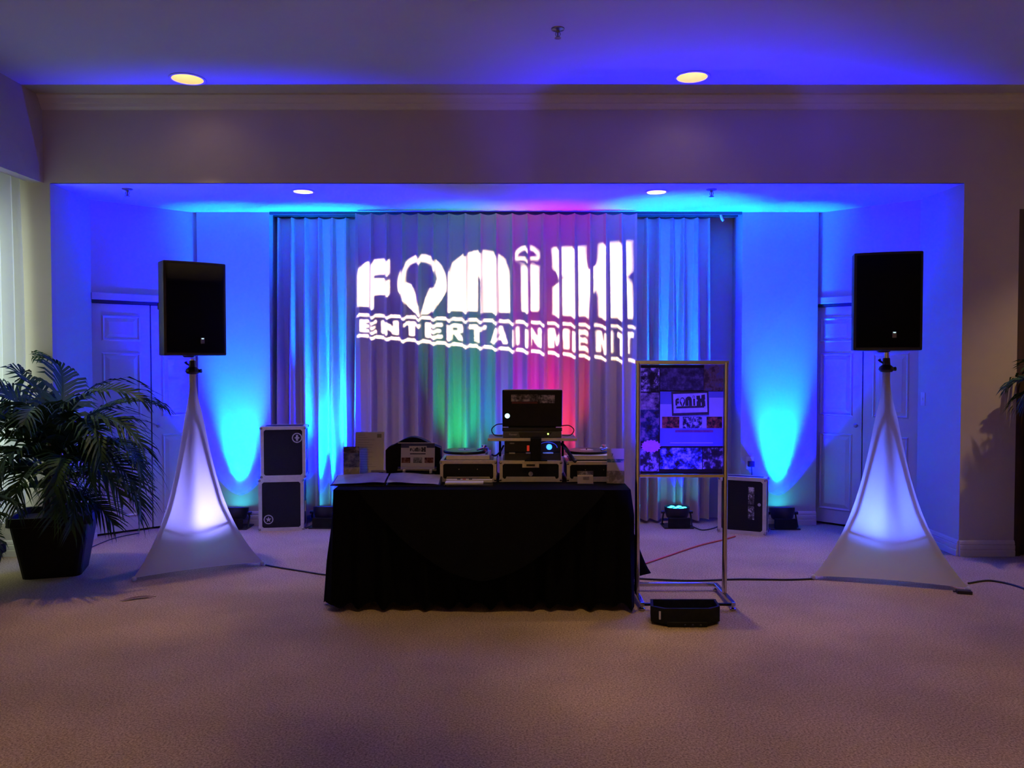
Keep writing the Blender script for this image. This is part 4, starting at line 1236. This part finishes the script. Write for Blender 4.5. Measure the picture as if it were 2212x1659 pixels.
# middle case: latch and round badge
MB().box(-0.055, 0.055, -d2 / 2 - 0.005, -d2 / 2 + 0.001, h2 - 0.045, h2 - 0.002).build('butterfly_latch', M['alu_warm'], g2, bevel=0.002)
MB().box(-0.028, 0.028, -d2 / 2 - 0.007, -d2 / 2 - 0.004, h2 - 0.036, h2 - 0.022).build('latch_wing', M['black'], g2)
disc_sticker(g2, 0.0, 0.052, -d2 / 2 + 0.0035, 0.015, M['sticker'], 'round_badge')

def record_deck(label, px, w):
    X = X_at(px, yc)
    z = TOP + 46 / FPX * yc + 0.0045
    t = thing('record_deck', label, 'turntable', (X, yc + 0.18, z), 0, 'record decks')
    MB().box(-w / 2, w / 2, -0.165, 0.165, 0.0, 0.030).build('plinth', M['alu'], t, bevel=0.004)
    MB().lathe([(0.12, 0.030), (0.142, 0.031), (0.145, 0.040), (0.14, 0.047), (0.012, 0.048), (0.004, 0.048), (0.004, 0.056), (0.001, 0.056)], 36, -0.03, 0.0).build('platter', M['black_gloss'], t, smooth=True)
    MB().lathe([(0.001, 0.0485), (0.045, 0.0488), (0.046, 0.0481)], 24, -0.03, 0.0).build('record_label', M['pinkish'], t)
    MB().lathe([(0.03, 0.03), (0.03, 0.05), (0.018, 0.055), (0.018, 0.068), (0.001, 0.068)], 16, w / 2 - 0.045, 0.105).build('arm_pivot', M['alu'], t, smooth=True)
    MB().tube([(w / 2 - 0.045, 0.14, 0.066), (w / 2 - 0.045, 0.05, 0.066), (w / 2 - 0.05, -0.06, 0.062), (w / 2 - 0.085, -0.10, 0.056)], 0.005, 8).build('tone_arm', M['chrome'], t, smooth=True)
    MB().box(w / 2 - 0.03, w / 2 - 0.015, -0.12, 0.0, 0.030, 0.036).build('pitch_slider', M['black'], t)
    return t
M['pinkish'] = mat('record_label', (0.45, 0.30, 0.34), 0.5, col2=(0.40, 0.26, 0.30), scale=40)
record_deck('record deck with dark platter on the gear case next to the photo album', 1010, 0.285)
record_deck('record deck with bright silver edge on the gear case behind the card holder', 1283, 0.285)

# amplifier and power unit on the middle case
zA = TOP + h2
t = thing('amplifier', 'black amplifier with a glowing blue round light on the middle gear case', 'amplifier', (X_at(1151, yc), yc + 0.17, zA))
AW, AH, AD = (1213 - 1090) / FPX * (yc + 0.0), 0.128, 0.30
MB().box(-AW / 2, AW / 2, -AD / 2, AD / 2, 0.0, 0.052).build('lower_unit', M['black'], t, bevel=0.003)
MB().box(-AW / 2, AW / 2, -AD / 2, AD / 2, 0.054, AH).build('upper_unit', M['black_gloss'], t, bevel=0.003)
fy = -AD / 2
for (x0, x1) in ((-0.155, -0.115), (-0.045, -0.010), (0.065, 0.135)):
    MB().box(x0, x1, fy - 0.006, fy + 0.002, 0.044, 0.053).build('button', M['white'], t, bevel=0.002)
MB().box(-0.038, -0.022, fy - 0.003, fy + 0.001, 0.062, 0.098).build('level_display', M['led_red'], t)
MB().lathe([(0.001, 0.0), (0.019, 0.0), (0.017, 0.008), (0.001, 0.012)], 20).move(Matrix.Translation((0.108, fy, 0.088)) @ Matrix.Rotation(R(90), 4, 'X')).build('round_light', M['led_eye'] if 'led_eye' in M else mat('led_eye', (0.1, 0.2, 0.9), 0.2, emit=(0.02, 0.14, 1.0), estr=5), t, smooth=True)
b = MB()
for k in range(17):
    a = R(150 - 150 * k / 16)
    for rr in (1.0, 0.93):
        b.v.append((0.098 + 0.064 * rr * math.cos(a), fy - 0.0015, 0.083 + 0.038 * rr * math.sin(a)))
for k in range(16):
    b.f.append((2 * k, 2 * k + 2, 2 * k + 3, 2 * k + 1))
b.build('light_arc', mat('led_arc', (0.1, 0.2, 0.8), 0.3, emit=(0.05, 0.08, 1.0), estr=0.35), t, fix=False)
MB().box(-0.150, -0.120, fy - 0.002, fy + 0.001, 0.108, 0.116).build('badge', M['badge'], t)
gl = bpy.data.lights.new('eye_glow', 'POINT'); gl.energy = 0.12; gl.color = (0.05, 0.15, 1.0); gl.shadow_soft_size = 0.015
link(bpy.data.objects.new('eye_glow', gl), t).location = (0.108, fy - 0.03, 0.088)

# laptop shelf on a central column
zS = at_y(1150, 952, yc).z
t = thing('laptop_shelf', 'shelf board with pale edge on a black column above the amplifier', 'shelf', (X_at(1150, yc), yc + 0.12, zA))
sw = (1247 - 1053) / FPX * yc / 2
MB().box(-sw + 0.004, sw - 0.004, -0.125, 0.16, zS - zA, zS - zA + 0.016).build('board', M['black'], t, bevel=0.002)
MB().box(-sw, -0.012, -0.133, -0.122, zS - zA - 0.002, zS - zA + 0.018).build('edge_strip', M['alu_warm'], t, bevel=0.003)
MB().box(0.058, sw, -0.133, -0.122, zS - zA - 0.002, zS - zA + 0.018).build('edge_strip', M['alu_warm'], t, bevel=0.003)
MB().box(-0.012, 0.058, -0.150, -0.128, 0.004, zS - zA + 0.020).build('column', M['black_matte'], t, bevel=0.004)
MB().box(-0.05, 0.096, -0.148, -0.105, 0.0, 0.006).build('column_foot', M['black_matte'], t)
for s in (-1, 1):
    MB().box(s * (sw - 0.078) - 0.008, s * (sw - 0.078) + 0.008, 0.13, 0.15, 0.0 if False else 0.0, zS - zA).build('rear_leg', M['black_matte'], t)

# grey unit under the laptop
zU = zS + 0.018
uw = (1213 - 1086) / FPX * yc / 2
t = thing('media_player', 'dark grey flat media player with a green light under the laptop', 'media player', (X_at(1150, yc), yc + 0.13, zU))
M['grey_plastic'] = mat('grey_plastic', (0.10, 0.10, 0.105), 0.5, col2=(0.12, 0.12, 0.125), scale=30)
MB().box(-uw, uw, -0.115, 0.12, 0.0, 0.040).build('body', M['grey_plastic'], t, bevel=0.003)
MB().add([(-0.08, -0.118, 0.004), (0.10, -0.118, 0.004), (0.13, -0.118, 0.036), (-0.09, -0.118, 0.036), (-0.08, -0.114, 0.004), (0.10, -0.114, 0.004), (0.13, -0.114, 0.036), (-0.09, -0.114, 0.036)],
         [(0, 1, 2, 3), (7, 6, 5, 4), (0, 4, 5, 1), (1, 5, 6, 2), (2, 6, 7, 3), (3, 7, 4, 0)]).build('fascia', M['black'], t)
MB().box(0.098, 0.108, -0.120, -0.117, 0.020, 0.030).build('glow_dot', M['led_green'], t)
text_mesh('maker_lettering', 'Pioneer', 0.017, M['sticker'], t, (-uw + 0.066, -0.1165, 0.021), (R(90), 0, 0))

# laptop seen from behind its lid
zP = zU + 0.040
t = thing('laptop', 'open black laptop seen from behind with a glowing round logo', 'laptop', (X_at(1150, yc), yc + 0.13, zP))
lw = (1215 - 1086) / FPX * (yc + 0.05) / 2
MB().box(-lw, lw, -0.10, 0.15, 0.0, 0.024).build('base', M['black'], t, bevel=0.004)
MB().box(-lw + 0.04, lw - 0.04, -0.092, -0.075, 0.020, 0.042).build('hinge', M['black_matte'], t, bevel=0.006)
lh = at_y(1150, 841, yc + 0.0).z - (zP + 0.03)
lid = MB().box(-lw, lw, -0.008, 0.008, 0.0, lh).build('lid', M['black_gloss'], t, bevel=0.007)
lid.location = (0, -0.085, 0.030); lid.rotation_euler = (R(10), 0, 0)
MB().box(-lw + 0.012, lw - 0.012, -0.006, 0.006, lh - 0.001, lh + 0.003).build('lid_edge', M['alu_warm'], lid)
MB().lathe([(0.001, 0), (0.0165, 0), (0.0165, 0.0012), (0.001, 0.0012)], 24).move(Matrix.Translation((-lw + 0.033, -0.0081, 0.075)) @ Matrix.Rotation(R(90), 4, 'X')).build('glowing_logo', M['glow_white'], lid)
s1 = photo_mat('laptop_sticker', [(0.02, 0.02, 0.025), (0.16, 0.14, 0.13), (0.55, 0.50, 0.46)], 26, seed=8, contrast=0.12)
s2 = photo_mat('laptop_sticker_two', [(0.03, 0.03, 0.03), (0.25, 0.23, 0.22), (0.60, 0.56, 0.54)], 34, seed=4, contrast=0.12)
MB().box(-lw + 0.058, -lw + 0.232, -0.0092, -0.0078, lh - 0.075, lh - 0.028).build('photo_sticker', s1, lid)
MB().box(-lw + 0.062, -lw + 0.230, -0.0094, -0.0079, lh - 0.090, lh - 0.077).build('sticker_band', mat('red_band', (0.16, 0.03, 0.02), 0.5, col2=(0.12, 0.02, 0.02), scale=40), lid)
MB().box(-lw + 0.236, -lw + 0.342, -0.0092, -0.0078, lh - 0.086, lh - 0.032).build('photo_sticker', s2, lid)
# looping cables either side of the laptop
cable('audio_cable', 'thin black cable looping from the left side of the laptop', [(X_at(1086, yc) - 0.001, yc + 0.02, zP + 0.05), (X_at(1072, yc), yc + 0.01, zP + 0.045), (X_at(1062, yc), yc, zP + 0.015), (X_at(1068, yc), yc, zU + 0.02), (X_at(1085, yc), yc + 0.02, zU + 0.012)], 0.0035, M['cable'])['group'] = 'laptop cables'
cable('audio_cable', 'thin black cable looping from the right side of the laptop', [(X_at(1213, yc) + 0.004, yc + 0.02, zP + 0.038), (X_at(1230, yc), yc + 0.01, zP + 0.04), (X_at(1240, yc), yc, zP + 0.012), (X_at(1232, yc), yc, zU + 0.018), (X_at(1214, yc) + 0.004, yc + 0.02, zU + 0.016)], 0.0035, M['cable'])['group'] = 'laptop cables'
cable('audio_cable', 'black cable bundle draped between the amplifier and the right record deck', [(X_at(1214, yc) + 0.006, yc + 0.10, zA + 0.10), (X_at(1224, yc), yc - 0.005, zA + 0.075), (X_at(1238, yc), yc - 0.005, TOP + 0.150), (X_at(1244, yc), yc - 0.016, TOP + 0.135)], 0.012, M['cable'])['group'] = 'laptop cables'
cable('audio_cable', 'black cable sloping from the amplifier down to the left record deck', [(X_at(1089, yc) - 0.004, yc + 0.10, zA + 0.09), (X_at(1080, yc), yc + 0.08, zA + 0.05), (X_at(1070, yc), yc + 0.06, TOP + 0.165), (X_at(1062, yc), yc + 0.09, TOP + 0.168)], 0.006, M['cable'])['group'] = 'laptop cables'

# clear tray with pens and paper before the left gear case
q = on_table(1011, 1051)
t = thing('paper_tray', 'clear shallow tray holding white paper slips before the left gear case', 'tray', (q.x, q.y + 0.06, TOP))
MB().box(-0.155, 0.155, -0.06, 0.06, 0.0, 0.012).build('tray', M['film'], t, bevel=0.004)
MB().box(-0.145, 0.095, -0.055, 0.02, 0.013, 0.024).build('paper_stack', M['white'], t, bevel=0.001)
MB().box(-0.145, 0.15, 0.025, 0.058, 0.013, 0.030).build('card_stack', M['paper'], t, bevel=0.001)
for x, c in ((-0.075, 'ink'), (-0.04, 'red_plastic'), (0.0, 'ink')):
    MB().box(x, x + 0.022, 0.028, 0.05, 0.0302, 0.036).build('clip', M[c], t, bevel=0.002)

# open photo album with sleeves
q = on_table(832, 1050)
t = thing('photo_album', 'open album of glossy plastic sleeves at the left end of the table', 'album', (q.x, q.y + 0.115, TOP))
al = 0.345
M['sleeve'] = mat('album_sleeve', (0.62, 0.58, 0.62), 0.16, col2=(0.42, 0.39, 0.45), scale=5, bump=0.6, bscale=14, spec=0.9)
for s_ in (-1, 1):
    xa, xb = (s_ * 0.004, s_ * al)
    MB().add([(xa, -0.115, 0.0), (xb, -0.115, 0.0), (xb, 0.085, 0.0), (xa, 0.085, 0.0), (xa, -0.115, 0.006), (xb, -0.115, 0.006), (xb, 0.085, 0.040), (xa, 0.085, 0.040)],
             [(3, 2, 1, 0), (4, 5, 6, 7), (0, 1, 5, 4), (1, 2, 6, 5), (2, 3, 7, 6), (3, 0, 4, 7)]).build('cover', M['black'], t)
    b = MB()
    def pg(u, v):
        x = s_ * (0.006 + (al - 0.016) * u)
        return (x, -0.11 + 0.19 * v, 0.009 + 0.034 * v + 0.016 * math.sin(PI * min(1, 0.25 + u * 0.75)) ** 0.8 * (1 - 0.6 * u) + 0.002 * math.sin(9 * u + 5 * v))
    b.grid(16, 6, pg)
    b.build('sleeve_page', M['sleeve'], t, smooth=True, fix=False)

# slim brochure rack
def brochure_rack(label, px, py, w, h, mats, tilt, rz=0.0, dy=0.03):
    q = on_table(px, py)
    t = thing('brochure_holder', label, 'brochure holder', (q.x, q.y + dy, TOP), rz, 'clear leaflet holders')
    mt = Matrix.Rotation(R(-tilt), 4, 'X')
    MB().box(-w / 2 - 0.004, w / 2 + 0.004, 0.0, 0.003, 0.0, h * 0.96).move(mt).build('holder_back', M['film'], t)
    MB().box(-w / 2 - 0.004, w / 2 + 0.004, -0.020, -0.018, 0.0, h * 0.38).move(mt).build('holder_front', M['film'], t)
    MB().box(-w / 2 - 0.004, w / 2 + 0.004, -0.020, 0.06, 0.0, 0.003).build('holder_base', M['film'], t)
    z = 0.004
    for name, frac, m in mats:
        MB().box(-w / 2, w / 2, -0.012, -0.002, z, z + h * frac).move(mt).build(name, m, t)
        z += h * frac
    return t
bm = photo_mat('brochure_blue', [(0.05, 0.07, 0.16), (0.14, 0.17, 0.30), (0.30, 0.32, 0.42)], 30, seed=2)
bm2 = photo_mat('brochure_dark', [(0.03, 0.025, 0.04), (0.10, 0.07, 0.09), (0.40, 0.36, 0.38)], 30, seed=6)
brochure_rack('clear holder of dark blue leaflets standing on the album', 762, 1034, 0.105, 0.215, [('leaflet_foot', 0.30, bm2), ('leaflet_body', 0.50, bm), ('leaflet_head', 0.20, bm2)], 8, R(10), -0.045)
bm3 = photo_mat('brochure_teal', [(0.04, 0.10, 0.16), (0.10, 0.22, 0.32), (0.55, 0.58, 0.60)], 26, seed=7)
rk = brochure_rack('clear holder of white-topped leaflets at the right end of the table', 1331, 1046, 0.108, 0.225, [('leaflet_foot', 0.34, bm2), ('leaflet_panel', 0.24, M['paper']), ('leaflet_band', 0.10, bm3), ('leaflet_head', 0.30, M['paper'])], 9, R(-6))
text_mesh('leaflet_lettering', '7', 0.026, M['ink'], rk, (-0.022, -0.0142 + 0.0285 - 0.0085, 0.182), (R(90 - 9), 0, 0))
# paper in an upright clear holder
q = on_table(797, 1030)
t = thing('price_sheet', 'upright white printed sheet in a clear holder behind the leaflets', 'sign', (q.x, q.y - 0.01, TOP), R(-3))
sh = 0.305; sw2 = 0.200
mt = Matrix.Rotation(R(-7), 4, 'X')
MB().box(-sw2 / 2, sw2 / 2, 0.0, 0.002, 0.0, sh).move(mt).build('sheet', M['paper'], t)
MB().box(-sw2 / 2 - 0.003, sw2 / 2 + 0.003, -0.004, -0.0025, 0.0, sh + 0.003).move(mt).build('holder_front', M['film'], t)
MB().box(-sw2 / 2 - 0.003, sw2 / 2 + 0.003, -0.03, 0.06, 0.0, 0.003).build('holder_base', M['film'], t)
MB().box(0.052, 0.082, -0.0012, 0.0, sh - 0.038, sh - 0.012).move(mt).build('logo_print', M['ink'], t)
for k in range(15):
    ww = 0.5 + 0.45 * random.random()
    if k == 0: ww = 0.42
    MB().box(-sw2 / 2 + 0.018, -sw2 / 2 + 0.018 + (sw2 - 0.05) * ww * (0.8 if k < 2 else 1), -0.0008, 0.0, sh - 0.022 - k * 0.0165, sh - 0.019 - k * 0.0165).move(mt).build('text_line', M['grey_ink'], t)
# small card stack in front of it
q = on_table(822, 1030)
t = thing('card_holder', 'white card with a small dark logo at the foot of the printed sheet', 'card', (q.x, q.y - 0.075, TOP + 0.0), R(-3))
MB().box(-0.05, 0.05, 0.0, 0.004, 0.0, 0.055).build('card', M['paper'], t)
MB().box(0.0, 0.032, -0.001, 0.0005, 0.02, 0.042).build('logo_print', M['ink'], t)
MB().box(-0.05, 0.05, -0.012, 0.012, -0.0, 0.004).build('card_base', M['film'], t)
# small card holder before the right case
q = on_table(1265, 1047)
t = thing('card_holder', 'small clear holder of cream business cards before the right gear case', 'card holder', (q.x, q.y + 0.02, TOP))
mt = Matrix.Rotation(R(-12), 4, 'X')
MB().box(-0.052, 0.052, -0.022, -0.020, 0.0, 0.050).move(mt).build('holder_front', M['film'], t)
MB().box(-0.052, 0.052, -0.004, -0.002, 0.0, 0.085).move(mt).build('holder_back', M['film'], t)
MB().box(-0.052, 0.052, -0.022, 0.02, 0.0, 0.003).build('holder_base', M['film'], t)
MB().box(-0.050, 0.048, -0.018, -0.006, 0.004, 0.058).move(mt).build('card_stack', mat('cream_card', (0.78, 0.68, 0.48), 0.6, col2=(0.74, 0.64, 0.45), scale=20), t)
MB().box(-0.016, 0.024, -0.0190, -0.0178, 0.026, 0.046).move(mt).build('logo_print', mat('card_logo', (0.28, 0.24, 0.14), 0.6, col2=(0.42, 0.37, 0.24), scale=120), t)
MB().box(-0.040, 0.040, -0.0038, -0.0032 + 0.0005, 0.060, 0.082).move(mt).build('etched_print', photo_mat('etched', [(0.03, 0.03, 0.03), (0.12, 0.12, 0.12), (0.45, 0.43, 0.40)], 60, seed=9), t)
# logo display sign in a curved clear stand
q = at_y(902, 1022, 5.34)
RS = q.z - TOP
t = thing('logo_sign', 'small printed logo sign with three photos in a curved clear stand', 'sign', (q.x, 5.34, q.z))
MB().box(-0.11, 0.11, -0.03, 0.035, -RS, 0.0).build('riser', M['black'], t, bevel=0.003)
mt = Matrix.Translation((0, 0, 0.025)) @ Matrix.Rotation(R(-10), 4, 'X')
sw3, sh3 = 0.232, 0.172
MB().box(-sw3 / 2 + 0.004, sw3 / 2 - 0.004, 0.0, 0.003, 0.0, sh3).move(mt).build('card', M['paper'], t)
MB().box(-sw3 / 2 + 0.004, sw3 / 2 - 0.004, -0.0006, 0.0003, sh3 - 0.03, sh3).move(mt).build('header_print', mat('header_navy', (0.03, 0.035, 0.10), 0.5, col2=(0.05, 0.055, 0.13), scale=20), t)
MB().box(-sw3 / 2 - 0.018, sw3 / 2 + 0.014, -0.004, 0.004, sh3, sh3 + 0.005).move(mt).build('top_edge', M['alu'], t)
logo_print('logo_letter', M['ink'], t, 0.105, 0.034, mt @ Matrix.Translation((0, -0.0011, 0.132)))
MB().box(-0.058, 0.058, -0.0009, 0.0, 0.108, 0.154).move(mt).build('logo_plate', M['paper'], t)
MB().box(-0.052, 0.052, -0.0012, 0.0, 0.099, 0.106).move(mt).build('logo_underline', M['ink'], t)
rp_ = photo_mat('red_photo', [(0.05, 0.01, 0.01), (0.16, 0.04, 0.025), (0.32, 0.16, 0.12)], 50, seed=3)
gp_ = photo_mat('grey_photo', [(0.04, 0.04, 0.04), (0.2, 0.2, 0.2), (0.45, 0.45, 0.44)], 50, seed=13)
for x, m in ((-0.078, rp_), (0.0, gp_), (0.075, rp_)):
    MB().box(x - 0.029, x + 0.029, -0.0012, 0.0, 0.042, 0.078).move(mt).build('photo_print', m, t)
b = MB()
def cs(u, v):
    a = PI * v
    return (-sw3 / 2 - 0.012 + (sw3 + 0.024) * u, -0.012 - 0.022 * math.sin(a) + 0.006 * v, 0.004 + 0.03 * (1 - math.cos(a)) / 2 * 1.4)
b.grid(6, 10, cs)
b.build('curved_stand', M['film'], t, smooth=True, fix=False)
for s in (-1, 1):
    MB().box(s * 0.088 - 0.008, s * 0.088 + 0.008, -0.022, 0.01, 0.0, 0.024).build('stand_foot', M['white'], t, bevel=0.003)

# ------------------------------------------------------------------ logo projector with its stencil
PP = Vector((-0.72, 5.60, 0.945))      # lamp position
YW = 7.44                              # plane of the centre drape
tgt = Vector((-0.14, YW, 2.02))
ax = (tgt - PP).normalized()
rx = ax.cross(Vector((0, 0, 1))).normalized()
up_ = rx.cross(ax).normalized()
GD = 0.05
def to_gobo(px, py):
    w = at_y(px, py, YW)
    d = w - PP
    k = GD / d.dot(ax)
    return (d.dot(rx) * k, d.dot(up_) * k)
def lerp(a, b, t): return a + (b - a) * t
def band(x0, y0, x1, y1, th):
    n = 10
    return [(lerp(x0, x1, i / n), lerp(y0, y1, i / n)) for i in range(n + 1)] + [(lerp(x1, x0, i / n), lerp(y1, y0, i / n) + th) for i in range(n + 1)]
holes.append(band(771, 679, 1376, 706, 4.5))
holes.append(band(771, 722.5, 1376, 778, 5.0))
GL = {
 'E': ([(0, 0), (1, 0), (1, .2), (.32, .2), (.32, .4), (.9, .4), (.9, .6), (.32, .6), (.32, .8), (1, .8), (1, 1), (0, 1)], None),
 'N': ([(0, 0), (.28, 0), (.28, .58), (.72, 0), (1, 0), (1, 1), (.72, 1), (.72, .42), (.28, 1), (0, 1)], None),
 'T': ([(.34, 0), (.66, 0), (.66, .78), (1, .78), (1, 1), (0, 1), (0, .78), (.34, .78)], None),
 'R': ([(0, 0), (.3, 0), (.3, .36), (.42, .36), (.68, 0), (1, 0), (.7, .42), (.95, .55), (.95, .88), (.8, 1), (0, 1)], [(.3, .55), (.64, .55), (.64, .82), (.3, .82)]),
 'A': ([(0, 0), (.28, 0), (.35, .22), (.65, .22), (.72, 0), (1, 0), (.66, 1), (.34, 1)], [(.41, .40), (.59, .40), (.5, .74)]),
 'I': ([(.3, 0), (.7, 0), (.7, 1), (.3, 1)], None),
 'M': ([(0, 0), (.25, 0), (.25, .55), (.5, .15), (.75, .55), (.75, 0), (1, 0), (1, 1), (.75, 1), (.5, .55), (.25, 1), (0, 1)], None),
}
word = 'ENTERTAINMENT'
wid = {'I': 0.5, 'M': 1.25}
tot = sum(wid.get(ch, 1.0) for ch in word) + 0.32 * (len(word) - 1)
def tmap(u, v):
    x = lerp(778, 1368, u)
    zt_, zb_ = lerp(692, 720, u), lerp(717, 767, u)
    return (x, lerp(zb_, zt_, v))
pos = 0.0
for ch in word:
    w_ = wid.get(ch, 1.0)
    o_, h_ = GL[ch]
    holes.append([tmap((pos + x * w_) / tot, y) for x, y in o_])
    if h_: isles.append([tmap((pos + x * w_) / tot, y) for x, y in h_])
    pos += w_ + 0.32
holes_g = [[to_gobo(*p) for p in h] for h in holes]
isles_g = [[to_gobo(*p) for p in h] for h in isles]
allp = [p for h in holes_g for p in h]
mx_ = max(abs(p[0]) for p in allp) + 0.006; my_ = max(abs(p[1]) for p in allp) + 0.006
pj = thing('logo_projector', 'black arch-topped logo projector behind the small logo sign', 'projector', (PP.x, PP.y, TOP))
O = Vector((PP.x, PP.y, TOP))
def g3(x, y, dist=GD):
    return tuple(PP - O + ax * dist + rx * x + up_ * y)
plate = [(-mx_, -my_), (mx_, -my_), (mx_, my_), (-mx_, my_)]
gob = MB().poly_holes(plate, holes_g, lambda x, y: g3(x, y))
for h in isles_g:
    gob.poly_holes(h, [], lambda x, y: g3(x, y))
go = gob.build('logo_stencil', M['black_matte'], pj, fix=False)
go['kind'] = 'stuff'
# hood between lamp house and stencil
b = MB()
for dist in (-0.012, GD):
    for x, y in plate:
        b.v.append(g3(x * 1.0, y * 1.0, dist))
for k in range(4):
    b.f.append((k, (k + 1) % 4, 4 + (k + 1) % 4, 4 + k))
b.f.append((3, 2, 1, 0))
b.build('stencil_hood', M['black_matte'], pj, fix=False)
# lamp house: arched black body
hwid = 0.185
arch = [(-hwid, 0.0), (hwid, 0.0), (hwid, 0.205)]
for k in range(1, 16):
    f = k / 16
    arch.append((hwid * (1 - 2 * f), 0.21 + 0.068 * math.sin(PI * f) ** 1.8))
arch.append((-hwid, 0.19))
b = MB().prism(arch, -0.10, 0.0)
b.move(Matrix(((1, 0, 0, 0.055), (0, 0, 1, -0.075), (0, 1, 0, 0.0), (0, 0, 0, 1))))
b.build('lamp_house', M['black_matte'], pj, bevel=0.004)
spot('projector_lamp', PP - O, ax, GOBO_W, (1.0, 0.86, 0.60), 100, 0.0, 0.0003, pj)
